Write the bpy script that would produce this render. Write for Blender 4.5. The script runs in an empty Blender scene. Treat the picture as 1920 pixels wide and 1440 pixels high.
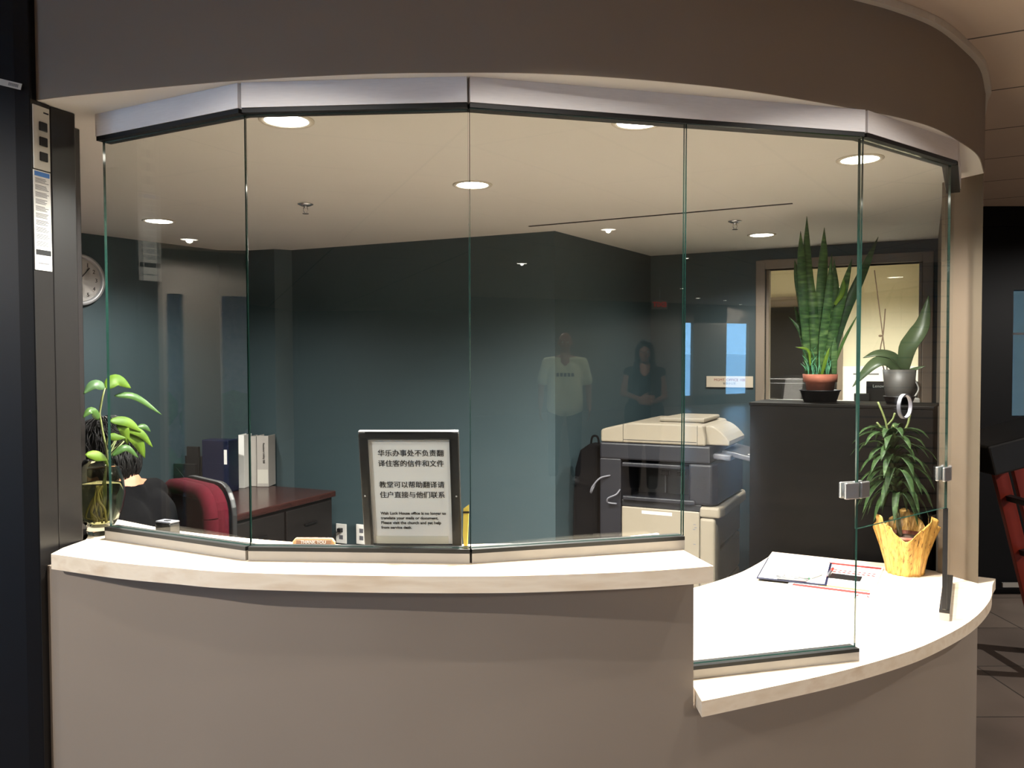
import bpy, bmesh, math, random
from mathutils import Vector, Matrix, Euler
random.seed(7)
PI = math.pi
R = math.radians
SC = bpy.context.scene
COL = SC.collection

# ------------------------------------------------------------------ camera
cam_d = bpy.data.cameras.new('camera')
cam_d.sensor_fit = 'HORIZONTAL'
cam_d.sensor_width = 36.0
cam_d.lens = 36.0 * 1536.4 / 1920.0
cam_d.clip_start = 0.05
cam_d.clip_end = 200
cam = bpy.data.objects.new('camera', cam_d)
COL.objects.link(cam)
cam.location = (0, 0, 1.6)
cam.matrix_world = (Matrix.Translation((0, 0, 1.6)) @ Matrix.Rotation(R(90 - 1.74), 4, 'X')
                    @ Matrix.Rotation(R(-0.2225), 4, 'Z'))
SC.camera = cam

# ------------------------------------------------------------------ world, view
SC.view_settings.view_transform = 'Standard'
SC.view_settings.look = 'None'
SC.view_settings.exposure = 0.0
SC.view_settings.gamma = 1.0
SC.view_settings.use_curve_mapping = False
SC.cycles.max_bounces = 10
SC.cycles.diffuse_bounces = 5
SC.cycles.glossy_bounces = 6
SC.cycles.transmission_bounces = 10
SC.cycles.transparent_max_bounces = 24
SC.cycles.use_denoising = True
SC.cycles.sample_clamp_indirect = 6.0
SC.cycles.caustics_reflective = False
W = bpy.data.worlds.new('sky')
SC.world = W
W.use_nodes = True
W.node_tree.nodes['Background'].inputs[0].default_value = (0.27, 0.58, 1.0, 1)
W.node_tree.nodes['Background'].inputs[1].default_value = 12.0

OFFICE_CANS = [(-0.641, 2.362), (0.368, 2.391), (-0.152, 3.236), (1.202, 2.846), (-1.729, 4.043), (1.389, 4.571)]
OFFICE_POWER = [520, 520, 530, 430, 210, 150]
LOBBY_CANS = [(3.13, -1.95), (4.0, -5.0), (5.37, -3.47), (8.89, -7.73), (11.5, -10.0), (12.7, -10.4), (14.6, -11.8),
              (-5.7, 1.04), (0.75, -1.5), (-2.7, 0.1), (4.6, 3.6), (-0.75, 1.2), (0.3, 1.2), (1.35, 1.55)]  # all but the first on this row are added, unseen, to brighten the lobby side
LOBBY_POWER = [200, 170, 120, 140, 150, 150, 150, 150, 12, 320, 280, 20, 23, 25]
WARM = (1.0, 0.95, 0.885)
ZC, ZL = 2.285, 2.60          # office and lobby ceilings

def spot(name, loc, power, color=WARM, size=150, blend=0.9, radius=0.06):
    d = bpy.data.lights.new(name, 'SPOT')
    d.energy = power; d.color = color; d.spot_size = R(size); d.spot_blend = blend
    d.shadow_soft_size = radius
    o = bpy.data.objects.new(name, d)
    COL.objects.link(o)
    o.location = loc
    return o

# ------------------------------------------------------------------ materials
def s2l(c):
    return tuple(((v / 255) / 12.92 if v / 255 <= 0.04045 else ((v / 255 + 0.055) / 1.055) ** 2.4) for v in c)

def mat(name, rgb, rough=0.5, metal=0.0, var=0.06, scale=6.0, spec=0.5, bump=0.0, emit=None, stretch=None, coat=0.0, trans=0.0, ior=1.45):
    m = bpy.data.materials.new(name)
    m.use_nodes = True
    nt = m.node_tree
    b = nt.nodes['Principled BSDF']
    b.inputs['Roughness'].default_value = rough
    b.inputs['Metallic'].default_value = metal
    b.inputs['Specular IOR Level'].default_value = spec
    b.inputs['Coat Weight'].default_value = coat
    b.inputs['Transmission Weight'].default_value = trans
    b.inputs['IOR'].default_value = ior
    c = s2l(rgb)
    tc = nt.nodes.new('ShaderNodeTexCoord')
    mp = nt.nodes.new('ShaderNodeMapping')
    if stretch: mp.inputs['Scale'].default_value = stretch
    nt.links.new(tc.outputs['Object'], mp.inputs['Vector'])
    nz = nt.nodes.new('ShaderNodeTexNoise')
    nz.inputs['Scale'].default_value = scale
    nz.inputs['Detail'].default_value = 4
    nt.links.new(mp.outputs['Vector'], nz.inputs['Vector'])
    cr = nt.nodes.new('ShaderNodeValToRGB')
    cr.color_ramp.elements[0].position = 0.3
    cr.color_ramp.elements[1].position = 0.7
    cr.color_ramp.elements[0].color = tuple(v * (1 - var) for v in c) + (1,)
    cr.color_ramp.elements[1].color = tuple(min(1, v * (1 + var)) for v in c) + (1,)
    nt.links.new(nz.outputs['Fac'], cr.inputs['Fac'])
    nt.links.new(cr.outputs['Color'], b.inputs['Base Color'])
    if bump:
        bp = nt.nodes.new('ShaderNodeBump')
        bp.inputs['Strength'].default_value = bump
        bp.inputs['Distance'].default_value = 0.003
        nt.links.new(nz.outputs['Fac'], bp.inputs['Height'])
        nt.links.new(bp.outputs['Normal'], b.inputs['Normal'])
    if emit:
        b.inputs['Emission Color'].default_value = (*emit[0], 1)
        b.inputs['Emission Strength'].default_value = emit[1]
    return m

def ramp_mat(name, stops, kind='noise', scale=5.0, rough=0.5, stretch=(1, 1, 1), detail=6, spec=0.5, metal=0.0, distortion=0.0):
    m = mat(name, (128, 128, 128), rough=rough, spec=spec, metal=metal)
    nt = m.node_tree
    mp = [n for n in nt.nodes if n.type == 'MAPPING'][0]
    mp.inputs['Scale'].default_value = stretch
    nz = [n for n in nt.nodes if n.type == 'TEX_NOISE'][0]
    nz.inputs['Scale'].default_value = scale
    nz.inputs['Detail'].default_value = detail
    nz.inputs['Distortion'].default_value = distortion
    cr = [n for n in nt.nodes if n.type == 'VALTORGB'][0]
    el = cr.color_ramp.elements
    while len(el) > 2: el.remove(el[-1])
    for i, (p, c) in enumerate(stops):
        e = el[i] if i < 2 else el.new(p)
        e.position = p
        e.color = s2l(c) + (1,)
    return m

def glass_mat(name, tint, refl=1.0):
    m = bpy.data.materials.new(name)
    m.use_nodes = True
    nt = m.node_tree
    nt.nodes.clear()
    out = nt.nodes.new('ShaderNodeOutputMaterial')
    tr = nt.nodes.new('ShaderNodeBsdfTransparent'); tr.inputs[0].default_value = (*tint, 1)
    gl = nt.nodes.new('ShaderNodeBsdfGlossy'); gl.inputs['Roughness'].default_value = 0.0
    gl.inputs[0].default_value = (refl, refl, refl, 1)
    lw = nt.nodes.new('ShaderNodeLayerWeight'); lw.inputs[0].default_value = 0.5
    pw = nt.nodes.new('ShaderNodeMath'); pw.operation = 'POWER'; pw.inputs[1].default_value = 5
    ml = nt.nodes.new('ShaderNodeMath'); ml.operation = 'MULTIPLY_ADD'
    ml.inputs[1].default_value = 0.96; ml.inputs[2].default_value = 0.042
    mx = nt.nodes.new('ShaderNodeMixShader')
    nt.links.new(lw.outputs['Facing'], pw.inputs[0])
    nt.links.new(pw.outputs[0], ml.inputs[0])
    nt.links.new(ml.outputs[0], mx.inputs[0])
    nt.links.new(tr.outputs[0], mx.inputs[1])
    nt.links.new(gl.outputs[0], mx.inputs[2])
    nt.links.new(mx.outputs[0], out.inputs[0])
    return m

MT = {}
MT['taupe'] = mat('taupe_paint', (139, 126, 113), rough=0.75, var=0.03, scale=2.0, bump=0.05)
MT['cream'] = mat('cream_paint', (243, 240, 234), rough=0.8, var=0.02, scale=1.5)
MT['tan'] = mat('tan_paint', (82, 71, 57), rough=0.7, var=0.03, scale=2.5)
MT['teal'] = mat('teal_paint', (50, 66, 71), rough=0.6, var=0.05, scale=1.2)
MT['office_cream'] = mat('office_cream_paint', (214, 205, 180), rough=0.8, var=0.02)
MT['floor'] = None
MT['maple'] = ramp_mat('maple_laminate', [(0.3, (226, 208, 182)), (0.5, (236, 221, 199)), (0.72, (216, 194, 166))], scale=3.0,
                       stretch=(1.2, 9, 9), rough=0.38, detail=5)
MT['alu'] = mat('brushed_aluminium', (236, 232, 231), rough=0.5, metal=0.1, var=0.03, scale=30, stretch=(1, 1, 12))
MT['sillmetal'] = mat('satin_aluminium', (158, 153, 146), rough=0.45, metal=0.2, var=0.03, scale=20)
MT['gasket'] = mat('black_gasket', (6, 5, 5), rough=0.5, var=0.1)
MT['glass'] = glass_mat('clear_glass', (0.965, 0.985, 0.975))
MT['glass_edge'] = mat('green_glass_edge', (22, 46, 40), rough=0.08, var=0.2, scale=3, spec=1.0)
MT['chrome'] = mat('chrome', (214, 214, 216), rough=0.16, metal=0.85, var=0.02)
MT['steel_dark'] = mat('dark_painted_steel', (23, 21, 21), rough=0.35, var=0.06, scale=3)
MT['navy'] = mat('navy_black_steel', (4, 5, 10), rough=0.5, spec=0.3, var=0.1, scale=2)
MT['black'] = mat('black_plastic', (20, 20, 21), rough=0.45, var=0.08)
MT['blackgloss'] = mat('black_laminate', (9, 8, 7), rough=0.5, spec=0.06, var=0.12, scale=4, stretch=(1, 1, 6))
MT['paper'] = mat('white_paper', (232, 230, 226), rough=0.8, var=0.02)
MT['paper2'] = mat('sign_paper', (226, 220, 216), rough=0.7, var=0.015)
MT['ink'] = mat('black_ink', (14, 13, 14), rough=0.7, var=0.05)
MT['greyink'] = mat('grey_ink', (120, 120, 122), rough=0.8, var=0.05)
MT['blueink'] = mat('blue_print', (74, 122, 190), rough=0.7, var=0.05)
MT['red'] = mat('red_plastic', (196, 40, 34), rough=0.4, var=0.05)
MT['redink'] = mat('red_print', (124, 34, 30), rough=0.8, var=0.25, scale=40)
MT['pinkink'] = mat('pink_print', (170, 110, 102), rough=0.8, var=0.2, scale=40)
MT['yellowink'] = mat('yellow_print', (206, 168, 70), rough=0.8, var=0.1)
MT['burgundy'] = mat('burgundy_fabric', (56, 8, 18), rough=0.9, spec=0.08, var=0.12, scale=60)
MT['desk'] = ramp_mat('dark_mahogany', [(0.3, (44, 24, 22)), (0.55, (58, 33, 29)), (0.75, (36, 20, 19))], scale=4, stretch=(1, 8, 8), rough=0.22)
MT['deskdark'] = mat('black_brown_wood', (30, 26, 25), rough=0.4, var=0.15, scale=5, stretch=(1, 1, 6))
MT['navybinder'] = mat('navy_vinyl', (16, 21, 46), rough=0.4, var=0.06)
MT['whitevinyl'] = mat('white_vinyl', (170, 164, 158), rough=0.45, var=0.02)
MT['copycream'] = mat('cream_plastic', (130, 121, 106), rough=0.5, var=0.02)
MT['copynavy'] = mat('slate_navy_plastic', (15, 16, 24), rough=0.5, var=0.04)
MT['copydark'] = mat('dark_slate_plastic', (14, 15, 20), rough=0.5, var=0.06)
MT['greyplastic'] = mat('grey_plastic', (96, 96, 103), rough=0.45, var=0.03)
MT['terracotta'] = ramp_mat('terracotta', [(0.35, (112, 60, 44)), (0.55, (132, 76, 58)), (0.75, (160, 120, 102))], scale=14, rough=0.85)
MT['potgrey'] = mat('grey_ceramic', (56, 54, 51), rough=0.5, var=0.04)
MT['soil'] = mat('potting_soil', (58, 44, 34), rough=0.95, var=0.4, scale=60, bump=0.8)
MT['snake'] = ramp_mat('snake_leaf', [(0.34, (26, 48, 26)), (0.52, (44, 70, 36)), (0.70, (74, 96, 56))], scale=9, stretch=(2.0, 2.0, 9.0), rough=0.4, detail=3, spec=0.2)
MT['snakedark'] = ramp_mat('snake_leaf_dark', [(0.35, (30, 48, 34)), (0.6, (44, 66, 42)), (0.8, (66, 88, 60))], scale=9, stretch=(2, 2, 9), rough=0.4, spec=0.2)
MT['limeleaf'] = ramp_mat('lime_leaf', [(0.35, (54, 78, 14)), (0.55, (72, 96, 20)), (0.75, (98, 120, 36))], scale=14, rough=0.55, spec=0.2)
MT['greenleaf'] = ramp_mat('green_leaf', [(0.35, (38, 62, 26)), (0.6, (54, 80, 36)), (0.8, (80, 104, 58))], scale=14, rough=0.4, spec=0.2)
MT['darkleaf'] = ramp_mat('dark_leaf', [(0.35, (44, 66, 40)), (0.6, (60, 86, 52)), (0.8, (84, 108, 72))], scale=12, rough=0.42, spec=0.2)
MT['dracleaf'] = ramp_mat('dracaena_leaf', [(0.35, (26, 43, 20)), (0.55, (40, 59, 30)), (0.75, (66, 84, 50))], scale=22, stretch=(3, 3, 3), rough=0.55, spec=0.2)
MT['orchidleaf'] = ramp_mat('orchid_leaf', [(0.35, (40, 52, 34)), (0.6, (54, 66, 44)), (0.8, (76, 86, 60))], scale=8, rough=0.35, spec=0.2)
MT['teargreen'] = ramp_mat('teal_grass', [(0.4, (40, 92, 66)), (0.6, (62, 120, 86))], scale=20, rough=0.6)
MT['stem'] = mat('brown_green_stem', (84, 92, 50), rough=0.6, var=0.2, scale=30)
MT['stake'] = mat('brown_stake', (92, 74, 58), rough=0.8, var=0.15, scale=30)
MT['gold'] = ramp_mat('gold_foil', [(0.33, (84, 56, 18)), (0.39, (178, 132, 62)), (0.6, (204, 164, 88)), (0.8, (186, 140, 68))], scale=20,
                      stretch=(7, 7, 0.55), rough=0.36, metal=0.2, detail=9, distortion=0.8)
MT['cello'] = glass_mat('clear_cellophane', (0.96, 0.96, 0.96))
MT['woodplaque'] = ramp_mat('tan_wood', [(0.4, (206, 156, 108)), (0.6, (222, 176, 128))], scale=8, stretch=(1, 8, 8), rough=0.5)
MT['brownplate'] = mat('brown_plate', (150, 112, 88), rough=0.5, var=0.04)
MT['whiteplastic'] = mat('white_plastic', (226, 224, 220), rough=0.4, var=0.02)
MT['clockgrey'] = mat('grey_clock_rim', (178, 180, 182), rough=0.35, metal=0.3, var=0.03)
MT['labelmetal'] = mat('pale_panel', (204, 200, 190), rough=0.4, metal=0.1, var=0.03)
MT['skin'] = mat('skin', (162, 112, 86), rough=0.55, var=0.05, scale=20)
MT['hair'] = mat('black_hair', (9, 8, 8), rough=0.55, spec=0.3, var=0.3, scale=60, stretch=(1, 1, 0.2))
MT['blackcloth'] = mat('black_cloth', (6, 6, 8), rough=0.95, spec=0.1, var=0.15, scale=40)
MT['paleshirt'] = mat('pale_shirt', (226, 230, 190), rough=0.9, var=0.04, scale=20)
MT['darktrouser'] = mat('charcoal_cloth', (44, 44, 48), rough=0.9, var=0.1, scale=30)
MT['shoe'] = mat('grey_shoe', (150, 150, 150), rough=0.6, var=0.08)
MT['ladder'] = mat('orange_red_fiberglass', (134, 40, 22), rough=0.4, var=0.06, scale=20)
MT['doorblack'] = mat('black_door', (8, 8, 10), rough=0.6, spec=0.2, var=0.1)
MT['brownwall'] = mat('brown_panel', (92, 76, 66), rough=0.6, var=0.08, scale=3)
MT['lobbywall'] = mat('lobby_wall_paint', (142, 133, 123), rough=0.8, var=0.03)
MT['brick'] = mat('pink_brick', (226, 188, 190), rough=0.9, var=0.2, scale=12)
MT['hedge'] = mat('hedge_green', (84, 150, 84), rough=0.8, var=0.5, scale=20)
MT['pale'] = mat('pale_render', (214, 222, 226), rough=0.8, var=0.05)
MT['lamp'] = mat('lamp_diffuser', (255, 250, 240), rough=0.5, emit=((1.0, 0.93, 0.80), 16.0))
MT['trimwhite'] = mat('white_trim', (216, 208, 194), rough=0.5, var=0.02)
MT['yellow'] = mat('yellow_card', (226, 196, 84), rough=0.6, var=0.05)
MT['smoke'] = mat('smoked_acrylic', (16, 15, 15), rough=0.2, var=0.08)
MT['exitred'] = mat('exit_red', (220, 30, 24), rough=0.4, emit=((1.0, 0.05, 0.03), 1.2))
MT['winframe'] = mat('taupe_window_frame', (126, 112, 98), rough=0.5, var=0.03)

def tile_floor():
    m = mat('stone_tile_floor', (124, 111, 101), rough=0.32, var=0.2, scale=1.6)
    nt = m.node_tree
    b = nt.nodes['Principled BSDF']
    br = nt.nodes.new('ShaderNodeTexBrick')
    br.offset = 0.0
    br.inputs['Scale'].default_value = 1.0
    br.inputs['Brick Width'].default_value = 0.6
    br.inputs['Row Height'].default_value = 0.6
    br.inputs['Mortar Size'].default_value = 0.004
    mp = [n for n in nt.nodes if n.type == 'MAPPING'][0]
    nt.links.new(mp.outputs['Vector'], br.inputs['Vector'])
    cr = [n for n in nt.nodes if n.type == 'VALTORGB'][0]
    nt.links.new(cr.outputs['Color'], br.inputs['Color1'])
    mx = nt.nodes.new('ShaderNodeMixRGB'); mx.blend_type = 'MULTIPLY'; mx.inputs[0].default_value = 1
    mx.inputs[2].default_value = (0.72, 0.72, 0.74, 1)
    nt.links.new(cr.outputs['Color'], mx.inputs[1])
    nt.links.new(mx.outputs[0], br.inputs['Color2'])
    br.inputs['Mortar'].default_value = (0.05, 0.045, 0.04, 1)
    nt.links.new(br.outputs['Color'], b.inputs['Base Color'])
    return m
MT['floor'] = tile_floor()

def ceil_tile():
    m = mat('ceiling_tile', (206, 188, 170), rough=0.85, var=0.03, scale=2)
    nt = m.node_tree
    b = nt.nodes['Principled BSDF']
    br = nt.nodes.new('ShaderNodeTexBrick'); br.offset = 0.0
    br.inputs['Scale'].default_value = 1.0
    br.inputs['Brick Width'].default_value = 1.22
    br.inputs['Row Height'].default_value = 0.61
    br.inputs['Mortar Size'].default_value = 0.006
    br.inputs['Mortar'].default_value = (0.10, 0.085, 0.07, 1)
    mp = [n for n in nt.nodes if n.type == 'MAPPING'][0]
    mp.inputs['Rotation'].default_value = (0, 0, R(28))
    mp.inputs['Location'].default_value = (0.6, 0.07, 0)
    nt.links.new(mp.outputs['Vector'], br.inputs['Vector'])
    cr = [n for n in nt.nodes if n.type == 'VALTORGB'][0]
    nt.links.new(cr.outputs['Color'], br.inputs['Color1'])
    nt.links.new(cr.outputs['Color'], br.inputs['Color2'])
    nt.links.new(br.outputs['Color'], b.inputs['Base Color'])
    return m
MT['ceiltile'] = ceil_tile()

def lined_wall():
    m = mat('brown_plank_wall', (104, 84, 70), rough=0.6, var=0.12, scale=3)
    nt = m.node_tree
    b = nt.nodes['Principled BSDF']
    br = nt.nodes.new('ShaderNodeTexBrick'); br.offset = 0.0
    br.inputs['Scale'].default_value = 1.0
    br.inputs['Brick Width'].default_value = 60.0
    br.inputs['Row Height'].default_value = 0.16
    br.inputs['Mortar Size'].default_value = 0.01
    br.inputs['Mortar'].default_value = (0.01, 0.008, 0.007, 1)
    mp = [n for n in nt.nodes if n.type == 'MAPPING'][0]
    mp.inputs['Rotation'].default_value = (R(90), 0, 0)
    nt.links.new(mp.outputs['Vector'], br.inputs['Vector'])
    cr = [n for n in nt.nodes if n.type == 'VALTORGB'][0]
    nt.links.new(cr.outputs['Color'], br.inputs['Color1'])
    nt.links.new(cr.outputs['Color'], br.inputs['Color2'])
    nt.links.new(br.outputs['Color'], b.inputs['Base Color'])
    return m
MT['plank'] = lined_wall()
MT['lobbydark'] = mat('lobby_far_wall_paint', (124, 115, 106), rough=0.8, var=0.03)
MT['palewall'] = mat('pale_wall_render', (250, 234, 214), rough=0.8, var=0.04)
MT['root'] = mat('pale_roots', (150, 140, 92), rough=0.8, var=0.2, scale=30)
MT['signplate'] = mat('cream_sign', (196, 182, 162), rough=0.5, var=0.02)

# ------------------------------------------------------------------ mesh helpers
class MB:
    def __init__(self):
        self.v = []; self.f = []; self.mi = []
    def add(self, vs, fs, mi=0):
        n = len(self.v)
        self.v += [tuple(p) for p in vs]
        self.f += [tuple(i + n for i in f) for f in fs]
        self.mi += [mi] * len(fs)
        return self
    def box(self, x0, x1, y0, y1, z0, z1, mi=0, M=None):
        vs = [Vector(p) for p in ((x0, y0, z0), (x1, y0, z0), (x1, y1, z0), (x0, y1, z0), (x0, y0, z1), (x1, y0, z1), (x1, y1, z1), (x0, y1, z1))]
        if M: vs = [M @ p for p in vs]
        return self.add(vs, [(0, 3, 2, 1), (4, 5, 6, 7), (0, 1, 5, 4), (1, 2, 6, 5), (2, 3, 7, 6), (3, 0, 4, 7)], mi)
    def seg(self, a, b, t, z0, z1, mi=0, off=0.0):
        """vertical slab along plan segment a-b, thickness t centred at offset off (left of a->b)"""
        a = Vector(a[:2]); b = Vector(b[:2]); d = (b - a).normalized(); n = Vector((-d.y, d.x))
        p = [a + n * (off - t / 2), b + n * (off - t / 2), b + n * (off + t / 2), a + n * (off + t / 2)]
        return self.prism([tuple(q) for q in p], z0, z1, mi)
    def prism(self, poly, z0, z1, mi=0, M=None):
        n = len(poly)
        vs = [Vector((x, y, z0)) for x, y in poly] + [Vector((x, y, z1)) for x, y in poly]
        if M: vs = [M @ p for p in vs]
        fs = [tuple(reversed(range(n))), tuple(range(n, 2 * n))] + [(i, (i + 1) % n, n + (i + 1) % n, n + i) for i in range(n)]
        return self.add(vs, fs, mi)
    def tube(self, pts, r, n=8, mi=0, cap=True):
        pts = [Vector(p) for p in pts]
        rs = r if isinstance(r, (list, tuple)) else [r] * len(pts)
        vs = []; fs = []
        prev = None
        for i, p in enumerate(pts):
            d = (pts[min(i + 1, len(pts) - 1)] - pts[max(i - 1, 0)])
            d = d.normalized() if d.length > 1e-9 else Vector((0, 0, 1))
            if prev is None:
                a = d.orthogonal().normalized()
            else:
                a = prev - d * prev.dot(d)
                a = a.normalized() if a.length > 1e-6 else d.orthogonal().normalized()
            prev = a
            b = d.cross(a)
            for k in range(n):
                t = 2 * PI * k / n
                vs.append(p + (a * math.cos(t) + b * math.sin(t)) * rs[i])
        for i in range(len(pts) - 1):
            for k in range(n):
                fs.append((i * n + k, i * n + (k + 1) % n, (i + 1) * n + (k + 1) % n, (i + 1) * n + k))
        if cap:
            fs.append(tuple(reversed(range(n))))
            fs.append(tuple(range((len(pts) - 1) * n, len(pts) * n)))
        return self.add(vs, fs, mi)
    def lathe(self, prof, n=32, mi=0, c=(0, 0, 0), M=None, cap=True):
        vs = []; fs = []
        for r, z in prof:
            for k in range(n):
                t = 2 * PI * k / n
                p = Vector((c[0] + r * math.cos(t), c[1] + r * math.sin(t), c[2] + z))
                vs.append(M @ p if M else p)
        m = len(prof)
        for i in range(m - 1):
            for k in range(n):
                fs.append((i * n + k, i * n + (k + 1) % n, (i + 1) * n + (k + 1) % n, (i + 1) * n + k))
        if cap and prof[0][0] > 1e-6: fs.append(tuple(reversed(range(n))))
        if cap and prof[-1][0] > 1e-6: fs.append(tuple(range((m - 1) * n, m * n)))
        return self.add(vs, fs, mi)
    def ball(self, c, r, mi=0, n=14, m=8, M=None):
        rx, ry, rz = r if isinstance(r, (list, tuple)) else (r, r, r)
        vs = []; fs = []
        for i in range(m + 1):
            ph = -PI / 2 + PI * i / m
            for k in range(n):
                t = 2 * PI * k / n
                p = Vector((rx * math.cos(ph) * math.cos(t), ry * math.cos(ph) * math.sin(t), rz * math.sin(ph)))
                if M: p = M @ p
                vs.append(p + Vector(c))
        for i in range(m):
            for k in range(n):
                fs.append((i * n + k, i * n + (k + 1) % n, (i + 1) * n + (k + 1) % n, (i + 1) * n + k))
        return self.add(vs, fs, mi)
    def leaf(self, pts, w, prof='leaf', fold=0.25, up=(0, -1, 0.3), mi=0, n=12):
        """ribbon leaf along a smooth path; w = max width"""
        P = spline(pts, n)
        up = Vector(up)
        vs = []; fs = []
        for i, p in enumerate(P):
            t = i / (len(P) - 1)
            d = (P[min(i + 1, len(P) - 1)] - P[max(i - 1, 0)]).normalized()
            s = d.cross(up)
            s = s.normalized() if s.length > 1e-6 else d.orthogonal().normalized()
            nn = s.cross(d).normalized()
            if prof == 'leaf': k = math.sin(PI * min(1, t ** 0.75)) ** 0.8
            elif prof == 'strap': k = min(1, 0.55 + 1.6 * t) * (1 - max(0, (t - 0.45) / 0.55) ** 2.2)
            elif prof == 'sword': k = min(1, 0.6 + 1.2 * t) * (1 - max(0, (t - 0.6) / 0.4) ** 1.8)
            else: k = math.sin(PI * (0.12 + 0.88 * t)) ** 0.6
            h = max(0.0006, w * 0.5 * k)
            vs += [p + s * h + nn * h * fold, p, p - s * h + nn * h * fold]
        for i in range(len(P) - 1):
            a = i * 3
            fs += [(a, a + 1, a + 4, a + 3), (a + 1, a + 2, a + 5, a + 4)]
        return self.add(vs, fs, mi)
    def build(self, name, material, parent=None, smooth=False, bevel=0, solid=0, subsurf=0, segs=2, ang=40):
        me = bpy.data.meshes.new(name)
        me.from_pydata(self.v, [], self.f)
        mats = material if isinstance(material, (list, tuple)) else [material]
        for m in mats: me.materials.append(MT[m] if isinstance(m, str) else m)
        for p, i in zip(me.polygons, self.mi):
            p.material_index = i
            p.use_smooth = smooth
        bm = bmesh.new(); bm.from_mesh(me)
        bmesh.ops.remove_doubles(bm, verts=bm.verts, dist=1e-6)
        if not solid: bmesh.ops.recalc_face_normals(bm, faces=bm.faces)
        bm.to_mesh(me); bm.free()
        o = bpy.data.objects.new(name, me)
        COL.objects.link(o)
        if parent: o.parent = parent
        if solid:
            md = o.modifiers.new('thick', 'SOLIDIFY'); md.thickness = solid; md.offset = 0
        if bevel:
            md = o.modifiers.new('bevel', 'BEVEL'); md.width = bevel; md.segments = segs; md.limit_method = 'ANGLE'
            md.angle_limit = R(ang)
        if subsurf:
            md = o.modifiers.new('sub', 'SUBSURF'); md.levels = subsurf; md.render_levels = subsurf
        return o

def spline(pts, n=12):
    P = [Vector(p) for p in pts]
    if len(P) == 2: return [P[0].lerp(P[1], i / n) for i in range(n + 1)]
    out = []
    segs = len(P) - 1
    per = max(2, n // segs)
    for i in range(segs):
        p0 = P[i - 1] if i else P[0] * 2 - P[1]
        p1, p2 = P[i], P[i + 1]
        p3 = P[i + 2] if i + 2 < len(P) else P[-1] * 2 - P[-2]
        for k in range(per):
            t = k / per
            out.append(0.5 * ((2 * p1) + (p2 - p0) * t + (2 * p0 - 5 * p1 + 4 * p2 - p3) * t * t + (3 * p1 - p0 - 3 * p2 + p3) * t ** 3))
    out.append(P[-1])
    return out

def tag(o, label=None, cat=None, group=None, kind=None):
    if label: o['label'] = label
    if cat: o['category'] = cat
    if group: o['group'] = group
    if kind: o['kind'] = kind
    return o

def thing(name, label, cat, loc=(0, 0, 0), rz=0, group=None):
    o = bpy.data.objects.new(name, None)
    COL.objects.link(o)
    o.empty_display_size = 0.05
    o.location = loc; o.rotation_euler = (0, 0, rz)
    return tag(o, label, cat, group)

def struct(o): o['kind'] = 'structure'; return o

def bake(o):
    """replace an object's mesh by its evaluated mesh (modifiers applied)"""
    dg = bpy.context.evaluated_depsgraph_get(); dg.update()
    me = bpy.data.meshes.new_from_object(o.evaluated_get(dg))
    o.modifiers.clear()
    o.data = me
    return o

def text(name, s, size, material, parent=None, loc=(0, 0, 0), rot=(PI / 2, 0, 0), align='CENTER', off=0.0, ext=0.0004, space=1.0, line=1.0, sx=1.0, bold=0.0):
    c = bpy.data.curves.new(name, 'FONT')
    c.body = s; c.size = size; c.align_x = align; c.align_y = 'CENTER'
    c.offset = off; c.extrude = ext; c.space_character = space; c.space_line = line; c.resolution_u = 3
    t = bpy.data.objects.new(name + '_curve', c)
    COL.objects.link(t)
    dg = bpy.context.evaluated_depsgraph_get(); dg.update()
    me = bpy.data.meshes.new_from_object(t.evaluated_get(dg))
    bpy.data.objects.remove(t)
    if bold:
        bm = bmesh.new(); bm.from_mesh(me)
        g = bmesh.ops.duplicate(bm, geom=bm.verts[:] + bm.edges[:] + bm.faces[:])
        for v_ in g['geom']:
            if isinstance(v_, bmesh.types.BMVert): v_.co.x += bold; v_.co.z += 0.00004
        bm.to_mesh(me); bm.free()
    me.materials.clear(); me.materials.append(MT[material])
    o = bpy.data.objects.new(name, me)
    COL.objects.link(o)
    if parent: o.parent = parent
    o.location = loc; o.rotation_euler = rot; o.scale = (sx, 1, 1)
    return o

def copy_tree(o, parent=None):
    c = o.copy(); COL.objects.link(c)
    if parent: c.parent = parent
    for ch in list(o.children): copy_tree(ch, c)
    return c

# ------------------------------------------------------------------ plan geometry
P1, P2, P3, P4, P5, P6 = (-1.144, 2.321), (-0.664, 2.068), (-0.105, 2.030), (0.450, 2.172), (0.973, 2.309), (1.401, 2.637)
P7 = (1.645, 3.07)
SOFF = [(-1.60, 2.40), (-1.42, 2.275), (-1.238, 2.176), (-0.952, 2.098), (-0.661, 2.032), (-0.398, 1.995), (-0.209, 1.984), (0.054, 1.990),
        (0.318, 2.037), (0.605, 2.125), (0.946, 2.280), (1.103, 2.362), (1.261, 2.469), (1.431, 2.634), (1.590, 2.815), (1.760, 3.075)]
def plan_curve(pts, n=60):
    return [(p.x, p.y) for p in spline([(x, y, 0) for x, y in pts], n)]
FRONT = plan_curve(SOFF, 75)
OUTER = [(1.80, 3.165), (1.95, 3.45), (2.60, 4.72), (2.95, 5.5)]           # lobby face of the office side wall
INNER = [(1.69, 3.235), (1.80, 3.44), (2.456, 4.74)]                       # its office face
L0, L1 = (-3.05, 3.32), (-1.822, 5.123)
BACK = [L1, (-1.666, 5.153), (-1.466, 5.084), (-1.371, 5.136), (0.232, 4.41), (0.93, 5.498)]
RW1 = (2.456, 4.74)

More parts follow.
